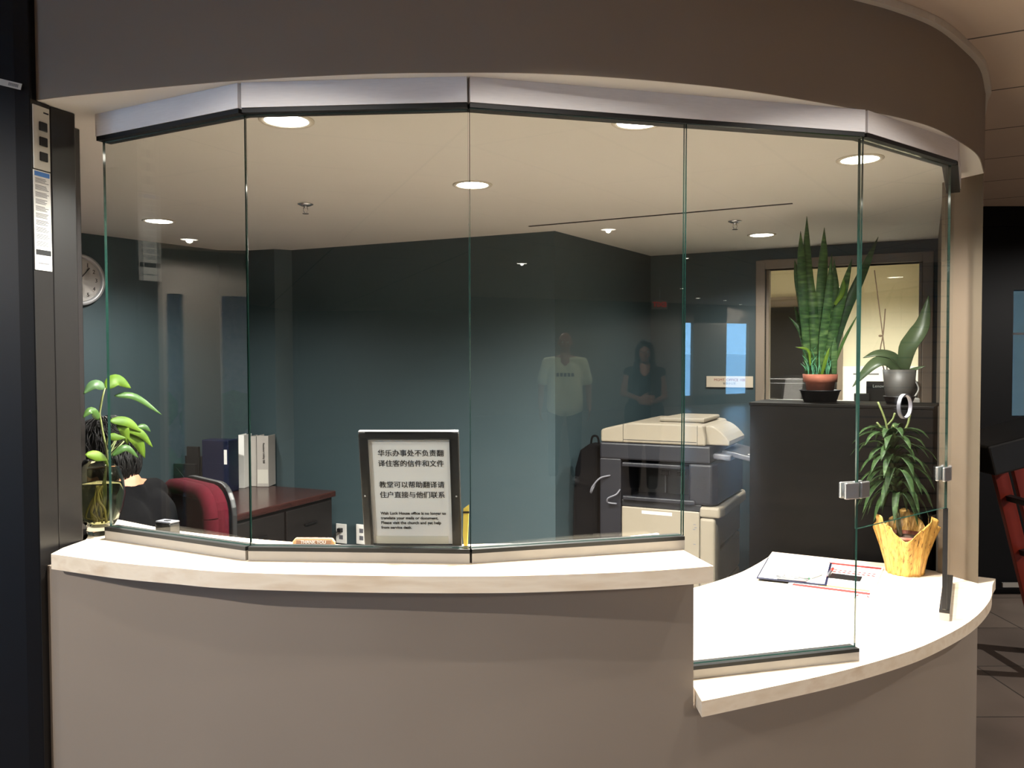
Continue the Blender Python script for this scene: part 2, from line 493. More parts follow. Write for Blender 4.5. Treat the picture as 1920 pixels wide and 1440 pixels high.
# ------------------------------------------------------------------ setting: floor and ceilings
struct(MB().box(-12, 20, -13, 12, -0.1, 0.0).build('floor', 'floor'))
struct(MB().box(-12, 20, -13, 12, ZL, ZL + 0.1).build('ceiling', 'ceiltile'))
poly = FRONT + [(1.80, 3.165), (1.69, 3.235)] + INNER[1:] + [(0.93, 5.498)] + list(reversed(BACK[:-1])) + [L0, (-1.75, 2.5)]
struct(MB().prism(poly, ZC, ZC + 0.05).build('ceiling_office', 'cream'))

# curved front wall: lower half wall, high part and low part, and the bulkhead above the opening
def band(pts, z0, z1, t=0.08):
    m = MB()
    n = len(pts)
    inn = []
    for i, p in enumerate(pts):
        a = Vector(pts[max(i - 1, 0)]); b = Vector(pts[min(i + 1, n - 1)])
        d = (b - a).normalized(); inn.append((p[0] - d.y * t, p[1] + d.x * t))
    vs = [(x, y, z0) for x, y in pts] + [(x, y, z1) for x, y in pts] + [(x, y, z0) for x, y in inn] + [(x, y, z1) for x, y in inn]
    fs = []
    for i in range(n - 1):
        fs += [(i, i + 1, n + i + 1, n + i), (2 * n + i + 1, 2 * n + i, 3 * n + i, 3 * n + i + 1),
               (n + i, n + i + 1, 3 * n + i + 1, 3 * n + i), (i + 1, i, 2 * n + i, 2 * n + i + 1)]
    fs += [(0, n, 3 * n, 2 * n), (n - 1, 2 * n - 1 + n * 2 - n, 4 * n - 1, 2 * n - 1)]
    fs[-1] = (n - 1, 3 * n - 1, 4 * n - 1, 2 * n - 1)
    m.add(vs, fs)
    return m
XS = 0.462
i_split = min(range(len(FRONT)), key=lambda i: abs(FRONT[i][0] - XS))
p_, q_ = (FRONT[i_split], FRONT[i_split + 1]) if FRONT[i_split][0] < XS else (FRONT[i_split - 1], FRONT[i_split])
FRONT[i_split] = (XS, p_[1] + (q_[1] - p_[1]) * (XS - p_[0]) / (q_[0] - p_[0]))
lo = FRONT[i_split:]; hi = FRONT[:i_split + 1]
o = band(hi, 0.0, 1.052).build('wall_front', 'taupe', smooth=True); struct(o)
md = o.modifiers.new('e', 'EDGE_SPLIT'); md.split_angle = R(40)
o = band(lo + OUTER, 0.0, 0.702).build('wall_front_low', 'taupe', smooth=True); struct(o)
md = o.modifiers.new('e', 'EDGE_SPLIT'); md.split_angle = R(60)
def outset(pts, t):
    out = []
    for i, p in enumerate(pts):
        d = (Vector(pts[min(i + 1, len(pts) - 1)]) - Vector(pts[max(i - 1, 0)])).normalized()
        out.append((p[0] + d.y * t, p[1] - d.x * t))
    return out
o = band(outset(FRONT + OUTER, 0.003), ZC + 0.0005, ZL, 0.07).build('wall_front_upper', 'taupe', smooth=True); struct(o)
md = o.modifiers.new('e', 'EDGE_SPLIT'); md.split_angle = R(60)
pts = FRONT + OUTER
m = MB()
for a, b in zip(pts[:-1], pts[1:]): m.seg(a, b, 0.02, ZL - 0.022, ZL - 0.001, off=-0.012)
struct(m.build('trim_1', 'trimwhite'))
# jamb at the right end of the opening, and the office side wall running back from it
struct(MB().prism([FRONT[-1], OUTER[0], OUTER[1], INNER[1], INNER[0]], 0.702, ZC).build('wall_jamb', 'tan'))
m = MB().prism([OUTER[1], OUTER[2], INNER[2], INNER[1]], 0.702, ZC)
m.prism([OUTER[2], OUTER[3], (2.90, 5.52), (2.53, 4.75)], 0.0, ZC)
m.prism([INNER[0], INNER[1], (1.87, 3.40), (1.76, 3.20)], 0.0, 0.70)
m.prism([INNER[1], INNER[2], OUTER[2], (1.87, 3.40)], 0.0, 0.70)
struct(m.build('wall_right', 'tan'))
# back walls of the office
m = MB()
pl = [L0] + BACK
for a, b in zip(pl[:-1], pl[1:]): m.seg(a, b, 0.08, 0, ZC, off=0.04)
m.seg((-1.75, 2.5), (-1.42, 2.40), 0.06, 0, ZC, off=0.03)
m.seg(L0, (-1.75, 2.5), 0.06, 0, ZC, off=-0.03)
struct(m.build('wall_left', 'teal'))
# right back wall with the window to the next office
B0 = Vector((0.93, 5.498)); E2 = Vector((0.8956, -0.4449)); N2 = Vector((0.4449, 0.8956))
RM = Matrix.Translation((B0.x, B0.y, 0)) @ Matrix.Rotation(math.atan2(E2.y, E2.x), 4, 'Z')     # local x along the wall, local y away from the camera
WX0, WX1, WZ0, WZ1 = 0.742, 1.628, 1.31, 2.157
m = MB()
m.box(-0.05, WX0, 0, 0.1, 0, ZC, M=RM).box(WX1, 1.75, 0, 0.1, 0, ZC, M=RM).box(WX0, WX1, 0, 0.1, 0, WZ0, M=RM).box(WX0, WX1, 0, 0.1, WZ1, ZC, M=RM)
struct(m.build('wall_back', 'teal'))
m = MB()
f = 0.055
m.box(WX0 - f, WX0, -0.02, 0.12, WZ0 - f, WZ1 + f, M=RM).box(WX1, WX1 + f, -0.02, 0.12, WZ0 - f, WZ1 + f, M=RM)
m.box(WX0, WX1, -0.02, 0.12, WZ1, WZ1 + f, M=RM).box(WX0, WX1, -0.05, 0.14, WZ0 - f, WZ0 + 0.0, M=RM)
m.box(WX0, WX0 + 0.02, 0.03, 0.09, WZ0, WZ1, M=RM).box(WX1 - 0.02, WX1, 0.03, 0.09, WZ0, WZ1, M=RM)
win = struct(m.build('window_1', 'winframe', bevel=0.004))
MB().box(WX0 + 0.02, WX1 - 0.02, 0.056, 0.062, WZ0, WZ1 - 0.0, M=RM).build('window_pane', 'glass', win)
MB().box(WX0 - 0.02, WX1 + 0.02, -0.06, 0.30, WZ0 + 0.001, WZ0 + 0.018, M=RM).build('window_stool', 'whiteplastic', win, bevel=0.003)
# next office beyond the window
m = MB()
m.box(-0.6, 1.76, 3.0, 3.1, 0, 2.5, M=RM).box(-0.7, -0.6, 0.1, 3.1, 0, 2.5, M=RM).box(1.74, 1.78, 0.1, 3.1, 0, 2.5, M=RM)
m.box(-0.7, 1.76, 0.05, 0.1, ZC, 2.5, M=RM).box(-0.7, -0.05, 0.05, 0.1, 0, ZC, M=RM)
struct(m.build('wall_next_office', 'office_cream'))
struct(MB().box(-0.7, 1.78, 0.05, 3.1, 2.5, 2.54, M=RM).build('ceiling_next_office', 'trimwhite'))
d = struct(MB().box(0.02, 0.92, 2.93, 2.999, 0, 2.09, M=RM).build('door_1', 'deskdark', bevel=0.004))
m = MB().box(-0.08, 0.02, 2.95, 2.999, 0, 2.19, M=RM).box(0.92, 0.97, 2.95, 2.999, 0, 2.19, M=RM).box(0.02, 0.92, 2.95, 2.999, 2.09, 2.19, M=RM)
struct(m.build('trim_2', 'winframe'))

# ------------------------------------------------------------------ the lobby around the camera
m = MB()
m.box(-6.5, -6.4, 1.08, 2.3, 0, ZL).box(-6.5, -6.4, -13, -5.2, 0, ZL).box(-6.5, -6.4, -0.7, 0.34, 0, ZL).box(-6.5, -6.4, -5.2, -0.7, 2.42, ZL).box(-6.5, -6.4, -5.2, -0.7, 0, 0.3).box(-6.5, -6.4, 0.34, 1.08, 2.2, ZL)
m.box(-6.5, -6.4, 0.60, 0.94, 0, 2.2)
m.box(-6.4, -1.30, 2.30, 2.40, 0, ZL)
struct(m.build('wall_lobby_left', 'lobbywall'))
m = MB()
m.box(-6.5, 13.05, -12.3, -12.2, 0, ZL).box(13.35, 14.5, -12.3, -12.2, 0, ZL).box(15.3, 20, -12.3, -12.2, 0, ZL)
m.box(13.05, 15.3, -12.3, -12.2, 2.12, ZL).box(13.05, 15.3, -12.3, -12.2, 0, 0.25)
struct(m.build('wall_lobby_back', 'lobbydark'))
m = MB().box(17.5, 17.6, -12.3, -2, 0, ZL).box(8.0, 17.6, -2.0, -1.9, 0, ZL)
struct(m.build('wall_lobby_side', 'lobbydark'))
struct(MB().box(8.0, 8.1, -2.0, 6, 0, ZL).build('wall_lobby_right', 'plank'))
m = MB().box(2.8, 3.36, 5.5, 5.6, 0, ZL).box(4.4, 8.1, 5.5, 5.6, 0, ZL).box(3.36, 4.4, 5.5, 5.6, 2.05, ZL).box(3.36, 4.4, 5.5, 5.6, 0, 1.2)
m.box(2.8, 4.5, 5.46, 5.5, 2.47, ZL - 0.002)
struct(m.build('wall_far_door', 'doorblack'))
d = struct(MB().box(3.36, 4.4, 5.53, 5.57, 1.12, 1.2).box(3.36, 4.4, 5.53, 5.57, 1.75, 1.765).build('window_2', 'black'))
MB().box(3.36, 4.4, 5.545, 5.55, 1.2, 2.05).build('window_pane', 'glass', d)
m = MB().box(-6.46, -6.44, 0.34, 0.60, 0.02, 2.18).box(-6.46, -6.44, 0.94, 1.08, 0.02, 2.18)
struct(m.build('window_3', 'glass'))
m = MB()
for k in range(4): m.box(-6.48, -6.40, -5.2 + 1.483 * k, -5.15 + 1.483 * k, 0.3, 2.42)
w5 = struct(m.build('added_window', 'winframe'))  # unseen window added to throw cool daylight on the front wall and header
MB().box(-6.46, -6.45, -5.2, -0.7, 0.3, 2.42).build('window_pane', 'glass', w5)
struct(MB().box(-80, 80, -80, 80, -0.3, -0.12).build('ground', 'pale'))
m = MB().box(13.05, 13.35, -12.26, -12.25, 0.25, 2.12).box(14.5, 15.3, -12.26, -12.25, 0.25, 2.12)
struct(m.build('window_4', 'glass'))
# what the lobby windows look out on
for nm, args, mt, lab, cat in [
    ('brick_building', (-12, -11, -1.5, 3.2, 0, 3.2), 'brick', 'pink brick building wall seen mirrored through the left lobby window', 'building'),
    ('pale_building', (1.5, 8, 9.5, 10.5, 0, 2.4), 'palewall', 'pale building wall outside the window of the black door', 'building')]:
    m = MB().box(*args)
    w, h = (args[3] - args[2]), args[5]
    b = m.build(nm, mt); tag(b, lab, cat)
hm = MB()
for k in range(60):
    c = (-9 + random.uniform(-.3, .3), random.uniform(-.8, 2.6), random.uniform(.1, 1.1))
    hm.ball(c, random.uniform(.12, .24), n=8, m=5)
tag(hm.build('hedge', 'hedge'), 'green hedge outside the left lobby window, mirrored in the leftmost pane', 'hedge')

# dark door frame at the left edge of the picture
YF = 0.03
m = MB()
m.prism([(-1.238, 2.188 + YF), (-1.253, 2.128 + YF), (-1.29, 2.122 + YF), (-3.2, 2.05), (-3.2, 2.32), (-1.30, 2.32)], 0.0, ZL - 0.001, mi=0)
dframe = m.build('door_3', ['navy'], bevel=0.003)
struct(dframe)
struct(MB().prism([(-1.2525, 2.128 + YF), (-1.2365, 2.188 + YF), (-1.2415, 2.1885 + YF), (-1.2565, 2.13 + YF)], 0.0, 2.284).build('trim_3', 'steel_dark', dframe))
post = MB().prism([(-1.2365, 2.190 + YF), (-1.208, 2.262 + YF), (-1.285, 2.33 + YF), (-1.33, 2.27)], 0.0, ZC - 0.001)
post.prism([(-1.285, 2.335 + YF), (-1.295, 2.372 + YF), (-1.275, 2.415 + YF), (-1.33, 2.44 + YF), (-1.40, 2.38)], 0.0, ZC - 0.001)
struct(post.build('trim_4', 'steel_dark', bevel=0.003))

# ------------------------------------------------------------------ counters
HF = plan_curve([(-1.208, 2.130), (-1.005, 2.041), (-0.83, 1.984), (-0.661, 1.937), (-0.351, 1.903), (-0.051, 1.894), (0.148, 1.909), (0.327, 1.936), (0.488, 1.978)], 48)
back = plan_curve([(0.42, 2.36), (0.20, 2.265), (-0.10, 2.225), (-0.45, 2.225), (-0.70, 2.29), (-1.0, 2.42), (-1.30, 2.62), (-1.60, 2.78)], 28)
post_side = [(-1.55, 2.55), (-1.36, 2.47), (-1.265, 2.45), (-1.205, 2.30), (-1.215, 2.20)]
tag(MB().prism(HF + [(0.453, 2.13)] + back + post_side, 1.055, 1.095).build('counter_top', 'maple'),
    'long high pale maple counter ledge under the three left glass panes', 'counter')
LF = plan_curve([(0.470, 2.018), (0.651, 2.098), (0.871, 2.200), (1.086, 2.320), (1.258, 2.438), (1.486, 2.636), (1.677, 2.857), (1.80, 3.05), (1.865, 3.140)], 60)
lback = [(1.73, 3.225), (1.64, 3.31), (1.58, 3.372)] + [(1.40, 3.455), (1.147, 3.595)] + plan_curve([(1.10, 3.50), (1.0, 3.36), (0.89, 3.225), (0.722, 3.067), (0.56, 2.95), (0.466, 2.90)], 20)
tag(MB().prism(LF + lback, 0.705, 0.745).build('counter_top', 'maple'),
    'low brightly lit pale counter leaf on the right with the clipboard on it', 'counter')

# ------------------------------------------------------------------ glass screen
gs = thing('glass_screen', 'frameless faceted glass screen of six panes between the counters and the header', 'glass screen', (0, 0, 0))
for a, b in ((P1, P2), (P2, P3), (P3, P5), (P5, P6), (P6, P7)):
    o = MB().seg(a, b, 0.05, 2.2235, ZC - 0.0005).build('header_rail', 'alu', gs)
    MB().seg(a, b, 0.045, 2.212, 2.2235).build('gasket', 'gasket', o)
P4B = (0.4525, 2.1725)
for a, b, z, w in ((P1, P2, 1.0955, .04), (P2, P3, 1.0955, .04), (P3, P4, 1.0955, .04), ((0.466, 2.176), P5, 0.7455, .04), (P6, P7, 0.7455, .03)):
    o = MB().seg(a, b, w, z, z + 0.0245).build('sill_rail', 'sillmetal', gs)
    MB().seg(a, b, w + 0.001, z + 0.0245, z + 0.0345).build('gasket', 'gasket', o)
MB().seg((1.397, 2.630), (1.404, 2.642), 0.014, 0.785, 1.112).build('dark_edge_strip', 'gasket', gs)  # black strip added to imitate the dark look of the bare pane edge

def pane(a, b, z0, z1, label, tilt=0.0, hole=None):
    t = 0.008
    A = Vector((a[0], a[1], 0)); B = Vector((b[0], b[1], 0))
    d = (B - A).normalized(); n = Vector((d.y, -d.x, 0))
    A = A + d * 0.0007; B = B - d * 0.0007
    L = (B - A).length
    loop = [(0, 0), (L, 0), (L, z1 - z0), (0, z1 - z0)]
    bm = bmesh.new()
    rings = [loop]
    if hole:
        hx, hz, hr = hole
        rings.append([(hx + hr * math.cos(2 * PI * k / 40), hz + hr * math.sin(2 * PI * k / 40)) for k in range(40)])
    layers = []
    for s in (0, 1):
        es = []; vr = []
        for rg in rings:
            vv = [bm.verts.new((x, s * t - t / 2, z)) for x, z in rg]
            vr.append(vv)
            for i in range(len(vv)): es.append(bm.edges.new((vv[i], vv[(i + 1) % len(vv)])))
        layers.append(vr)
        if hole: bmesh.ops.triangle_fill(bm, use_beauty=True, edges=es)
        else: bm.faces.new(vr[0])
    for ra, rb in zip(layers[0], layers[1]):
        for i in range(len(ra)):
            j = (i + 1) % len(ra)
            fc = bm.faces.new((ra[i], ra[j], rb[j], rb[i])); fc.material_index = 1
    bmesh.ops.recalc_face_normals(bm, faces=bm.faces)
    me = bpy.data.meshes.new('glass_pane'); bm.to_mesh(me); bm.free()
    me.materials.append(MT['glass']); me.materials.append(MT['glass_edge'])
    o = bpy.data.objects.new('pane', me); COL.objects.link(o)
    o.location = (A.x, A.y, z0)
    o.rotation_euler = (tilt, 0, math.atan2(d.y, d.x))
    o.parent = gs
    if label: o['label'] = label
    return o
ZH, ZLW, ZT = 1.1302, 0.7802, 2.2118
pane(P1, P2, ZH, ZT, None)
pane(P2, P3, ZH, ZT, None)
pane(P3, P4, ZH, ZT, None, tilt=0.0114)
pane(P4B, P5, ZLW, ZT, None, tilt=0.0114)
p5 = pane(P5, P6, 1.115, ZT, 'short glass pane with a round speak hole', hole=(0.268, 0.338, 0.034))
pane(P6, P7, 0.7802, ZT, None)
# speak hole ring
ring = MB()
n = 48
prof = [(0.0338, -0.0055), (0.0375, -0.0055), (0.0375, 0.0055), (0.0338, 0.0055), (0.0338, -0.0055)]
ring.lathe(prof, n=48, M=Matrix.Rotation(PI / 2, 4, 'X'), cap=False)
rg = ring.build('speak_hole_ring', 'greyplastic', p5)
rg.location = (0.268, 0, 0.338)
# clamps
dd = (Vector(P6) - Vector(P5)).normalized()
a45 = math.atan2(P5[1] - P4[1], P5[0] - P4[0]); a56 = math.atan2(dd.y, dd.x)
def clamp(x, y, angs, w):
    for ang, sgn in angs:
        M_ = Matrix.Translation((x, y, 1.226)) @ Matrix.Rotation(ang, 4, 'Z')
        for yy in (-0.016, 0.006):
            x0, x1 = (0.001, w) if sgn > 0 else (-w, -0.001)
            MB().box(x0, x1, yy, yy + 0.010, -0.023, 0.023, M=M_).build('clamp_plate', 'chrome', gs, bevel=0.003)
clamp(P5[0], P5[1], [(a45, -1), (a56, 1)], 0.046)
clamp(P6[0], P6[1], [(a56, -1), (math.atan2(P7[1] - P6[1], P7[0] - P6[0]), 1)], 0.040)

# ------------------------------------------------------------------ ceiling fixtures
def can(x, y, z, label, power, group, r=0.078, lamp_r=0.062, color=WARM):
    t = thing('ceiling_light', label, 'ceiling light', (x, y, z), 0, group)
    MB().lathe([(lamp_r, -0.001), (lamp_r, -0.004), (r - 0.004, -0.006), (r, -0.003), (r, -0.0005), (lamp_r, -0.001)], n=40, cap=False).build('trim_ring', 'trimwhite', t, smooth=True)
    MB().lathe([(0.0, -0.0035), (lamp_r * 0.6, -0.0035), (lamp_r, -0.003)], n=40).build('diffuser', 'lamp', t)
    s = spot('ceiling_light_beam', (0, 0, -0.012), power, color, *((142, 0.12, 0.015) if power < 26 and z == ZL else (170, 0.25, 0.018) if z == ZL else (150, 0.9, 0.06)))
    s.parent = t
    return t
labs = ['ceiling light directly behind the second glass pane near its top left', 'ceiling light tucked under the header rail above the copier',
        'ceiling light in the centre of the picture, at the seam of two panes', 'ceiling light over the low counter, above the snake plant',
        'ceiling light at the upper left over the seated person', 'ceiling light farthest back, above the copier and office window']
for (x, y), p, l in zip(OFFICE_CANS, OFFICE_POWER, labs): can(x, y, ZC, l, p, 'office ceiling lights')
for k, ((x, y), p) in enumerate(zip(LOBBY_CANS, LOBBY_POWER)):
    if k < 8: can(x, y, ZL, 'round lobby ceiling light behind the viewer, mirrored as a bright spot in the glass', p, 'mirrored lobby ceiling lights')
    else: can(x, y, ZL, 'added unseen fill lamp outside the picture, brightening the lobby side', p, 'added lobby fill lamps out of view')
can(*(RM @ Vector((1.25, 1.9, 0))).to_2d(), 2.5, 'ceiling light of the next office beyond the window', 420, 'next office lights', color=(1.0, 0.94, 0.87))
can(*(RM @ Vector((0.35, 1.2, 0))).to_2d(), 2.5, 'ceiling light of the next office hidden by the window head', 380, 'next office lights', color=(1.0, 0.94, 0.87))

def sprinkler(x, y, label):
    t = thing('sprinkler_head', label, 'sprinkler', (x, y, ZC), 0, 'ceiling sprinklers')
    MB().lathe([(0.0, -0.001), (0.034, -0.001), (0.034, -0.004), (0.020, -0.010), (0.0, -0.010)], n=28).build('escutcheon', 'chrome', t, smooth=True)
    m = MB().tube([(0, 0, -0.010), (0, 0, -0.018)], 0.007)
    m.tube([(0.008, 0, -0.016), (0.010, 0, -0.03), (0.003, 0, -0.042)], 0.0018).tube([(-0.008, 0, -0.016), (-0.010, 0, -0.03), (-0.003, 0, -0.042)], 0.0018)
    m.build('frame_arms', 'chrome', t, smooth=True)
    MB().lathe([(0, -0.042), (0.014, -0.042), (0.014, -0.044), (0, -0.044)], n=20).build('deflector', 'chrome', t)
sprinkler(-0.903, 3.618, 'small chrome sprinkler head on the ceiling, left one')
sprinkler(1.115, 4.108, 'small chrome sprinkler head on the ceiling, right one near the snake plant')
m = MB().seg((0.091, 4.248), (1.245, 3.65), 0.016, ZC - 0.003, ZC - 0.0003)
tag(m.build('ceiling_slot', 'black'), 'long thin black slot diffuser across the office ceiling', 'slot diffuser')

# ------------------------------------------------------------------ left frame fittings
d_ = Vector((-1.2365 + 1.2525, 0.060)).normalized()
FA = math.atan2(d_.y, d_.x)
def on_strip(s, z, off=0.0015):         # s in metres along the dark strip
    base = Vector((-1.2525, 2.128 + YF)) + d_ * s
    n = Vector((d_.y, -d_.x))
    p = base + n * off
    return (p.x, p.y, z)
t = thing('control_panel', 'pale control panel with three black buttons on the dark door frame', 'control panel', on_strip(0.003, 2.165), FA)
MB().box(0, 0.054, -0.003, 0.0015, -0.06, 0.107).build('plate', 'labelmetal', t, bevel=0.002)
for z in (0.054, 0.0145, -0.025): MB().box(0.017, 0.043, -0.007, -0.003, z - 0.012, z + 0.012).build('button', 'black', t, bevel=0.002)
MB().box(0.033, 0.050, -0.0035, -0.003, 0.090, 0.094).build('badge', 'ink', t)
t = thing('instruction_label', 'tall white instruction label with blue heading below the control panel', 'label', on_strip(0.002, 1.84), FA)
MB().box(0, 0.055, -0.001, 0.0008, 0, 0.262).build('sheet', 'paper', t)
MB().box(0.003, 0.052, -0.0016, -0.001, 0.247, 0.259).build('heading_bar', 'blueink', t)
MB().box(0.003, 0.052, -0.0016, -0.001, 0.040, 0.054).build('warning_bar', 'ink', t)
m = MB()
z = 0.240
for blk in range(10):
    for k in range(4):
        m.box(0.005, 0.005 + random.uniform(.030, .045), -0.0014, -0.001, z, z + 0.0016); z -= 0.0034
    z -= 0.0048
tag(m.build('fine_print', 'greyink', t), kind='stuff')
MB().box(0.010, 0.045, -0.0014, -0.001, 0.0165, 0.020).build('footer_line', 'greyink', t)
t = thing('barcode_sticker', 'small crooked silver barcode sticker on the navy door frame', 'sticker', (-1.299, 2.1195 + YF, 2.318), R(-1.5))
Mr = Matrix.Rotation(R(14), 4, 'Y')
MB().box(-0.034, 0.030, -0.0012, 0.0005, -0.008, 0.008, M=Mr).build('sheet', 'labelmetal', t)
m = MB()
for k in range(9): m.box(-0.004 + k * 0.003, -0.0025 + k * 0.003, -0.0018, -0.0012, -0.004, 0.004, M=Mr)
m.build('barcode', 'greyink', t)

# ------------------------------------------------------------------ notice in a frame, standing behind the second pane
lean = R(-9)
nt_ = thing('framed_notice', 'black-framed notice in Chinese and English leaning behind the second glass pane', 'notice', (-0.262, 2.158, 1.0965), R(-2.5))
NR = Matrix.Rotation(R(12), 4, 'X')
def nbox(x0, x1, y0, y1, z0, z1, nm, mt, bev=0):
    return MB().box(x0, x1, y0, y1, z0, z1, M=NR).build(nm, mt, nt_, bevel=bev)
FWD, FH = 0.258, 0.326
m = MB()
m.box(-FWD / 2, -FWD / 2 + 0.021, -0.010, 0.008, 0, FH, M=NR).box(FWD / 2 - 0.021, FWD / 2, -0.010, 0.008, 0, FH, M=NR)
m.box(-FWD / 2 + 0.021, FWD / 2 - 0.021, -0.010, 0.008, FH - 0.018, FH, M=NR).box(-FWD / 2 + 0.021, FWD / 2 - 0.021, -0.010, 0.008, 0, 0.018, M=NR)
m.build('frame', 'black', nt_, bevel=0.003)
m = MB()
for x in (-FWD / 2 + 0.022, FWD / 2 - 0.0245): m.box(x, x + 0.0025, -0.008, 0.002, 0.018, FH - 0.018, M=NR)
m.box(-FWD / 2 + 0.022, FWD / 2 - 0.022, -0.008, 0.002, FH - 0.0215, FH - 0.019, M=NR)
m.build('inner_lip', 'chrome', nt_)
nbox(-FWD / 2 + 0.001, FWD / 2 - 0.001, -0.009, 0.007, FH + 0.0002, FH + 0.003, 'top_edge', 'chrome')
nbox(-FWD / 2 + 0.024, FWD / 2 - 0.024, -0.002, 0.001, 0.018, FH - 0.021, 'notice_sheet', 'paper2')
nbox(-FWD / 2 + 0.030, FWD / 2 - 0.036, -0.0032, -0.0021, 0.018, 0.040, 'folded_strip', 'labelmetal')
for x in (-FWD / 2 + 0.010, FWD / 2 - 0.010):
    MB().ball(NR @ Vector((x, -0.011, 0.155)), 0.0028).build('rivet', 'chrome', nt_, smooth=True)
def ntext(s, x, z, size, off=0, w=None, bold=0.0):
    p = NR @ Vector((x, -0.0026, z))
    o = text('lettering', s, size, 'ink', nt_, p, (PI / 2 + R(12), 0, 0), align='LEFT', off=off, ext=0.0002, bold=bold)
    if w:
        ex = max(v.co.x for v in o.data.vertices) - min(v.co.x for v in o.data.vertices)
        o.scale = (w / ex,) * 2 + (1,)
    return o
x0 = -FWD / 2 + 0.046
ntext('华乐办事处不负责翻', x0, 0.268, 0.02, 0, 0.170, 0.0006)
ntext('译住客的信件和文件', x0, 0.240, 0.02, 0, 0.170, 0.0006)
ntext('教堂可以帮助翻译请', x0, 0.182, 0.02, 0, 0.170, 0.0006)
ntext('住户直接与他们联系', x0, 0.154, 0.02, 0, 0.170, 0.0006)
for k, (s, w) in enumerate([('Wah Luck House office is no longer to', 0.172), ('translate your mails or document.', 0.152), ('Please visit the church and get help', 0.158), ('from service desk.', 0.081)]):
    ntext(s, x0, 0.1035 - 0.0133 * k, 0.011, 0.0002, w)

# thank-you plaque
t = thing('wooden_plaque', 'small tan wooden THANK YOU plaque on the counter left of the notice', 'plaque', (-0.520, 2.125, 1.0955), R(-3))
TR = Matrix.Rotation(R(-14), 4, 'X')
MB().prism([(-0.057, 0), (0.057, 0), (0.056, 0.030), (0.048, 0.040), (-0.048, 0.040), (-0.056, 0.030)], -0.006, 0.006, M=TR @ Matrix.Rotation(PI / 2, 4, 'X')).build('wood_block', 'woodplaque', t, bevel=0.003)
MB().box(-0.046, 0.046, -0.0078, -0.006, 0.004, 0.034, M=TR).build('name_plate', 'brownplate', t, bevel=0.001)
text('lettering', 'THANK YOU', 0.0115, 'whiteplastic', t, TR @ Vector((0, -0.0082, 0.0275)), (PI / 2 - R(14), 0, 0), off=0.0002)
# yellow card behind the notice
t = thing('yellow_card', 'folded yellow card standing just right of the notice frame', 'card', (-0.121, 2.112, 1.0955), R(4))
MB().add([(-0.004, 0, 0.0), (0.001, 0, 0.0), (0.006, 0, 0.090), (0.008, 0, 0.128), (-0.006, 0, 0.118), (-0.008, 0, 0.05)], [(0, 1, 2, 3, 4, 5)]).build('front_leaf', 'yellow', t, solid=0.0012)
MB().add([(0.001, 0, 0), (0.004, 0.03, 0), (0.008, 0.03, 0.10), (0.008, 0, 0.128), (0.006, 0, 0.09)], [(0, 1, 2, 3, 4)]).build('back_leaf', 'yellow', t, solid=0.0012)
MB().box(-0.008, 0.009, -0.003, -0.001, 0.106, 0.111).build('clip', 'deskdark', t)
# smoked block
t = thing('card_holder', 'small smoky grey block on the counter left of the burgundy chair', 'holder', (-0.978, 2.31, 1.0955), R(-25))
MB().prism([(-0.030, -0.018), (0.030, -0.018), (0.030, 0.018), (-0.030, 0.018)], 0, 0.046).build('body', 'smoke', t, bevel=0.004)
MB().box(-0.029, 0.029, -0.017, 0.017, 0.0462, 0.051).build('lid', 'greyplastic', t, bevel=0.002)
MB().box(-0.006, 0.010, -0.008, 0.004, 0.0512, 0.0525).build('slot', 'black', t)

# ------------------------------------------------------------------ vase of pothos
VX, VY = -1.200, 2.372
t = thing('glass_vase', 'clear glass vase of water with pothos cuttings at the left end of the counter', 'vase', (VX, VY, 1.0958), R(26.6))
MT['vaseglass'] = mat('vase_glass', (236, 240, 228), rough=0.02, trans=1.0, ior=1.22, var=0.01)
MT['water'] = mat('vase_water', (232, 230, 190), rough=0.05, trans=1.0, ior=1.12, var=0.15, scale=20)
outer = [(0.0, 0.0), (0.026, 0.0), (0.031, 0.004), (0.033, 0.014), (0.030, 0.020), (0.044, 0.045), (0.056, 0.080), (0.0615, 0.120), (0.058, 0.160), (0.046, 0.200), (0.037, 0.224)]
inner = [(0.034, 0.224), (0.043, 0.199), (0.055, 0.160), (0.0585, 0.120), (0.053, 0.082), (0.040, 0.046), (0.022, 0.024), (0.0, 0.022)]
MB().lathe(outer + inner, n=48, M=Matrix.Diagonal((1.12, 1.12, 0.97, 1))).build('vase_body', 'vaseglass', t, smooth=True)
MB().lathe([(0.0, 0.0235), (0.0215, 0.0255), (0.0385, 0.047), (0.0515, 0.083), (0.0568, 0.120), (0.0545, 0.152), (0.0, 0.152)], n=40, M=Matrix.Diagonal((1.12, 1.12, 0.97, 1))).build('water', 'water', t, smooth=True)
m = MB()
for k in range(16):
    a = random.uniform(0, 6.28); r = random.uniform(.006, .036)
    m.tube(spline([(random.uniform(-.008, .008), random.uniform(-.008, .008), .135), (r * .6 * math.cos(a), r * .6 * math.sin(a), .10), (r * math.cos(a + .6), r * math.sin(a + .6), random.uniform(.05, .08)), (r * .6 * math.cos(a + 1.4), r * .6 * math.sin(a + 1.4), random.uniform(.032, .05))], 12), random.uniform(.0012, .003), n=6)
m.build('roots', 'root', t, smooth=True)
VS_, VV_ = 2383.0, 2130.0
def pv(cx, cy, dy=0.0): return ((cx - 622) / VS_, dy, (1139 - cy) / VV_)
m = MB()
m.tube([pv(x, y, 0.0) for x, y in ((655, 1060), (680, 930), (690, 800), (668, 620), (643, 480), (630, 390), (650, 290), (668, 232))], [0.0035, .0035, .0035, .0035, .003, .003, .0028, .002])
m.tube([pv(600, 1050, .01), pv(640, 850, .012), pv(668, 690, .012), pv(745, 540, .02)], 0.002)
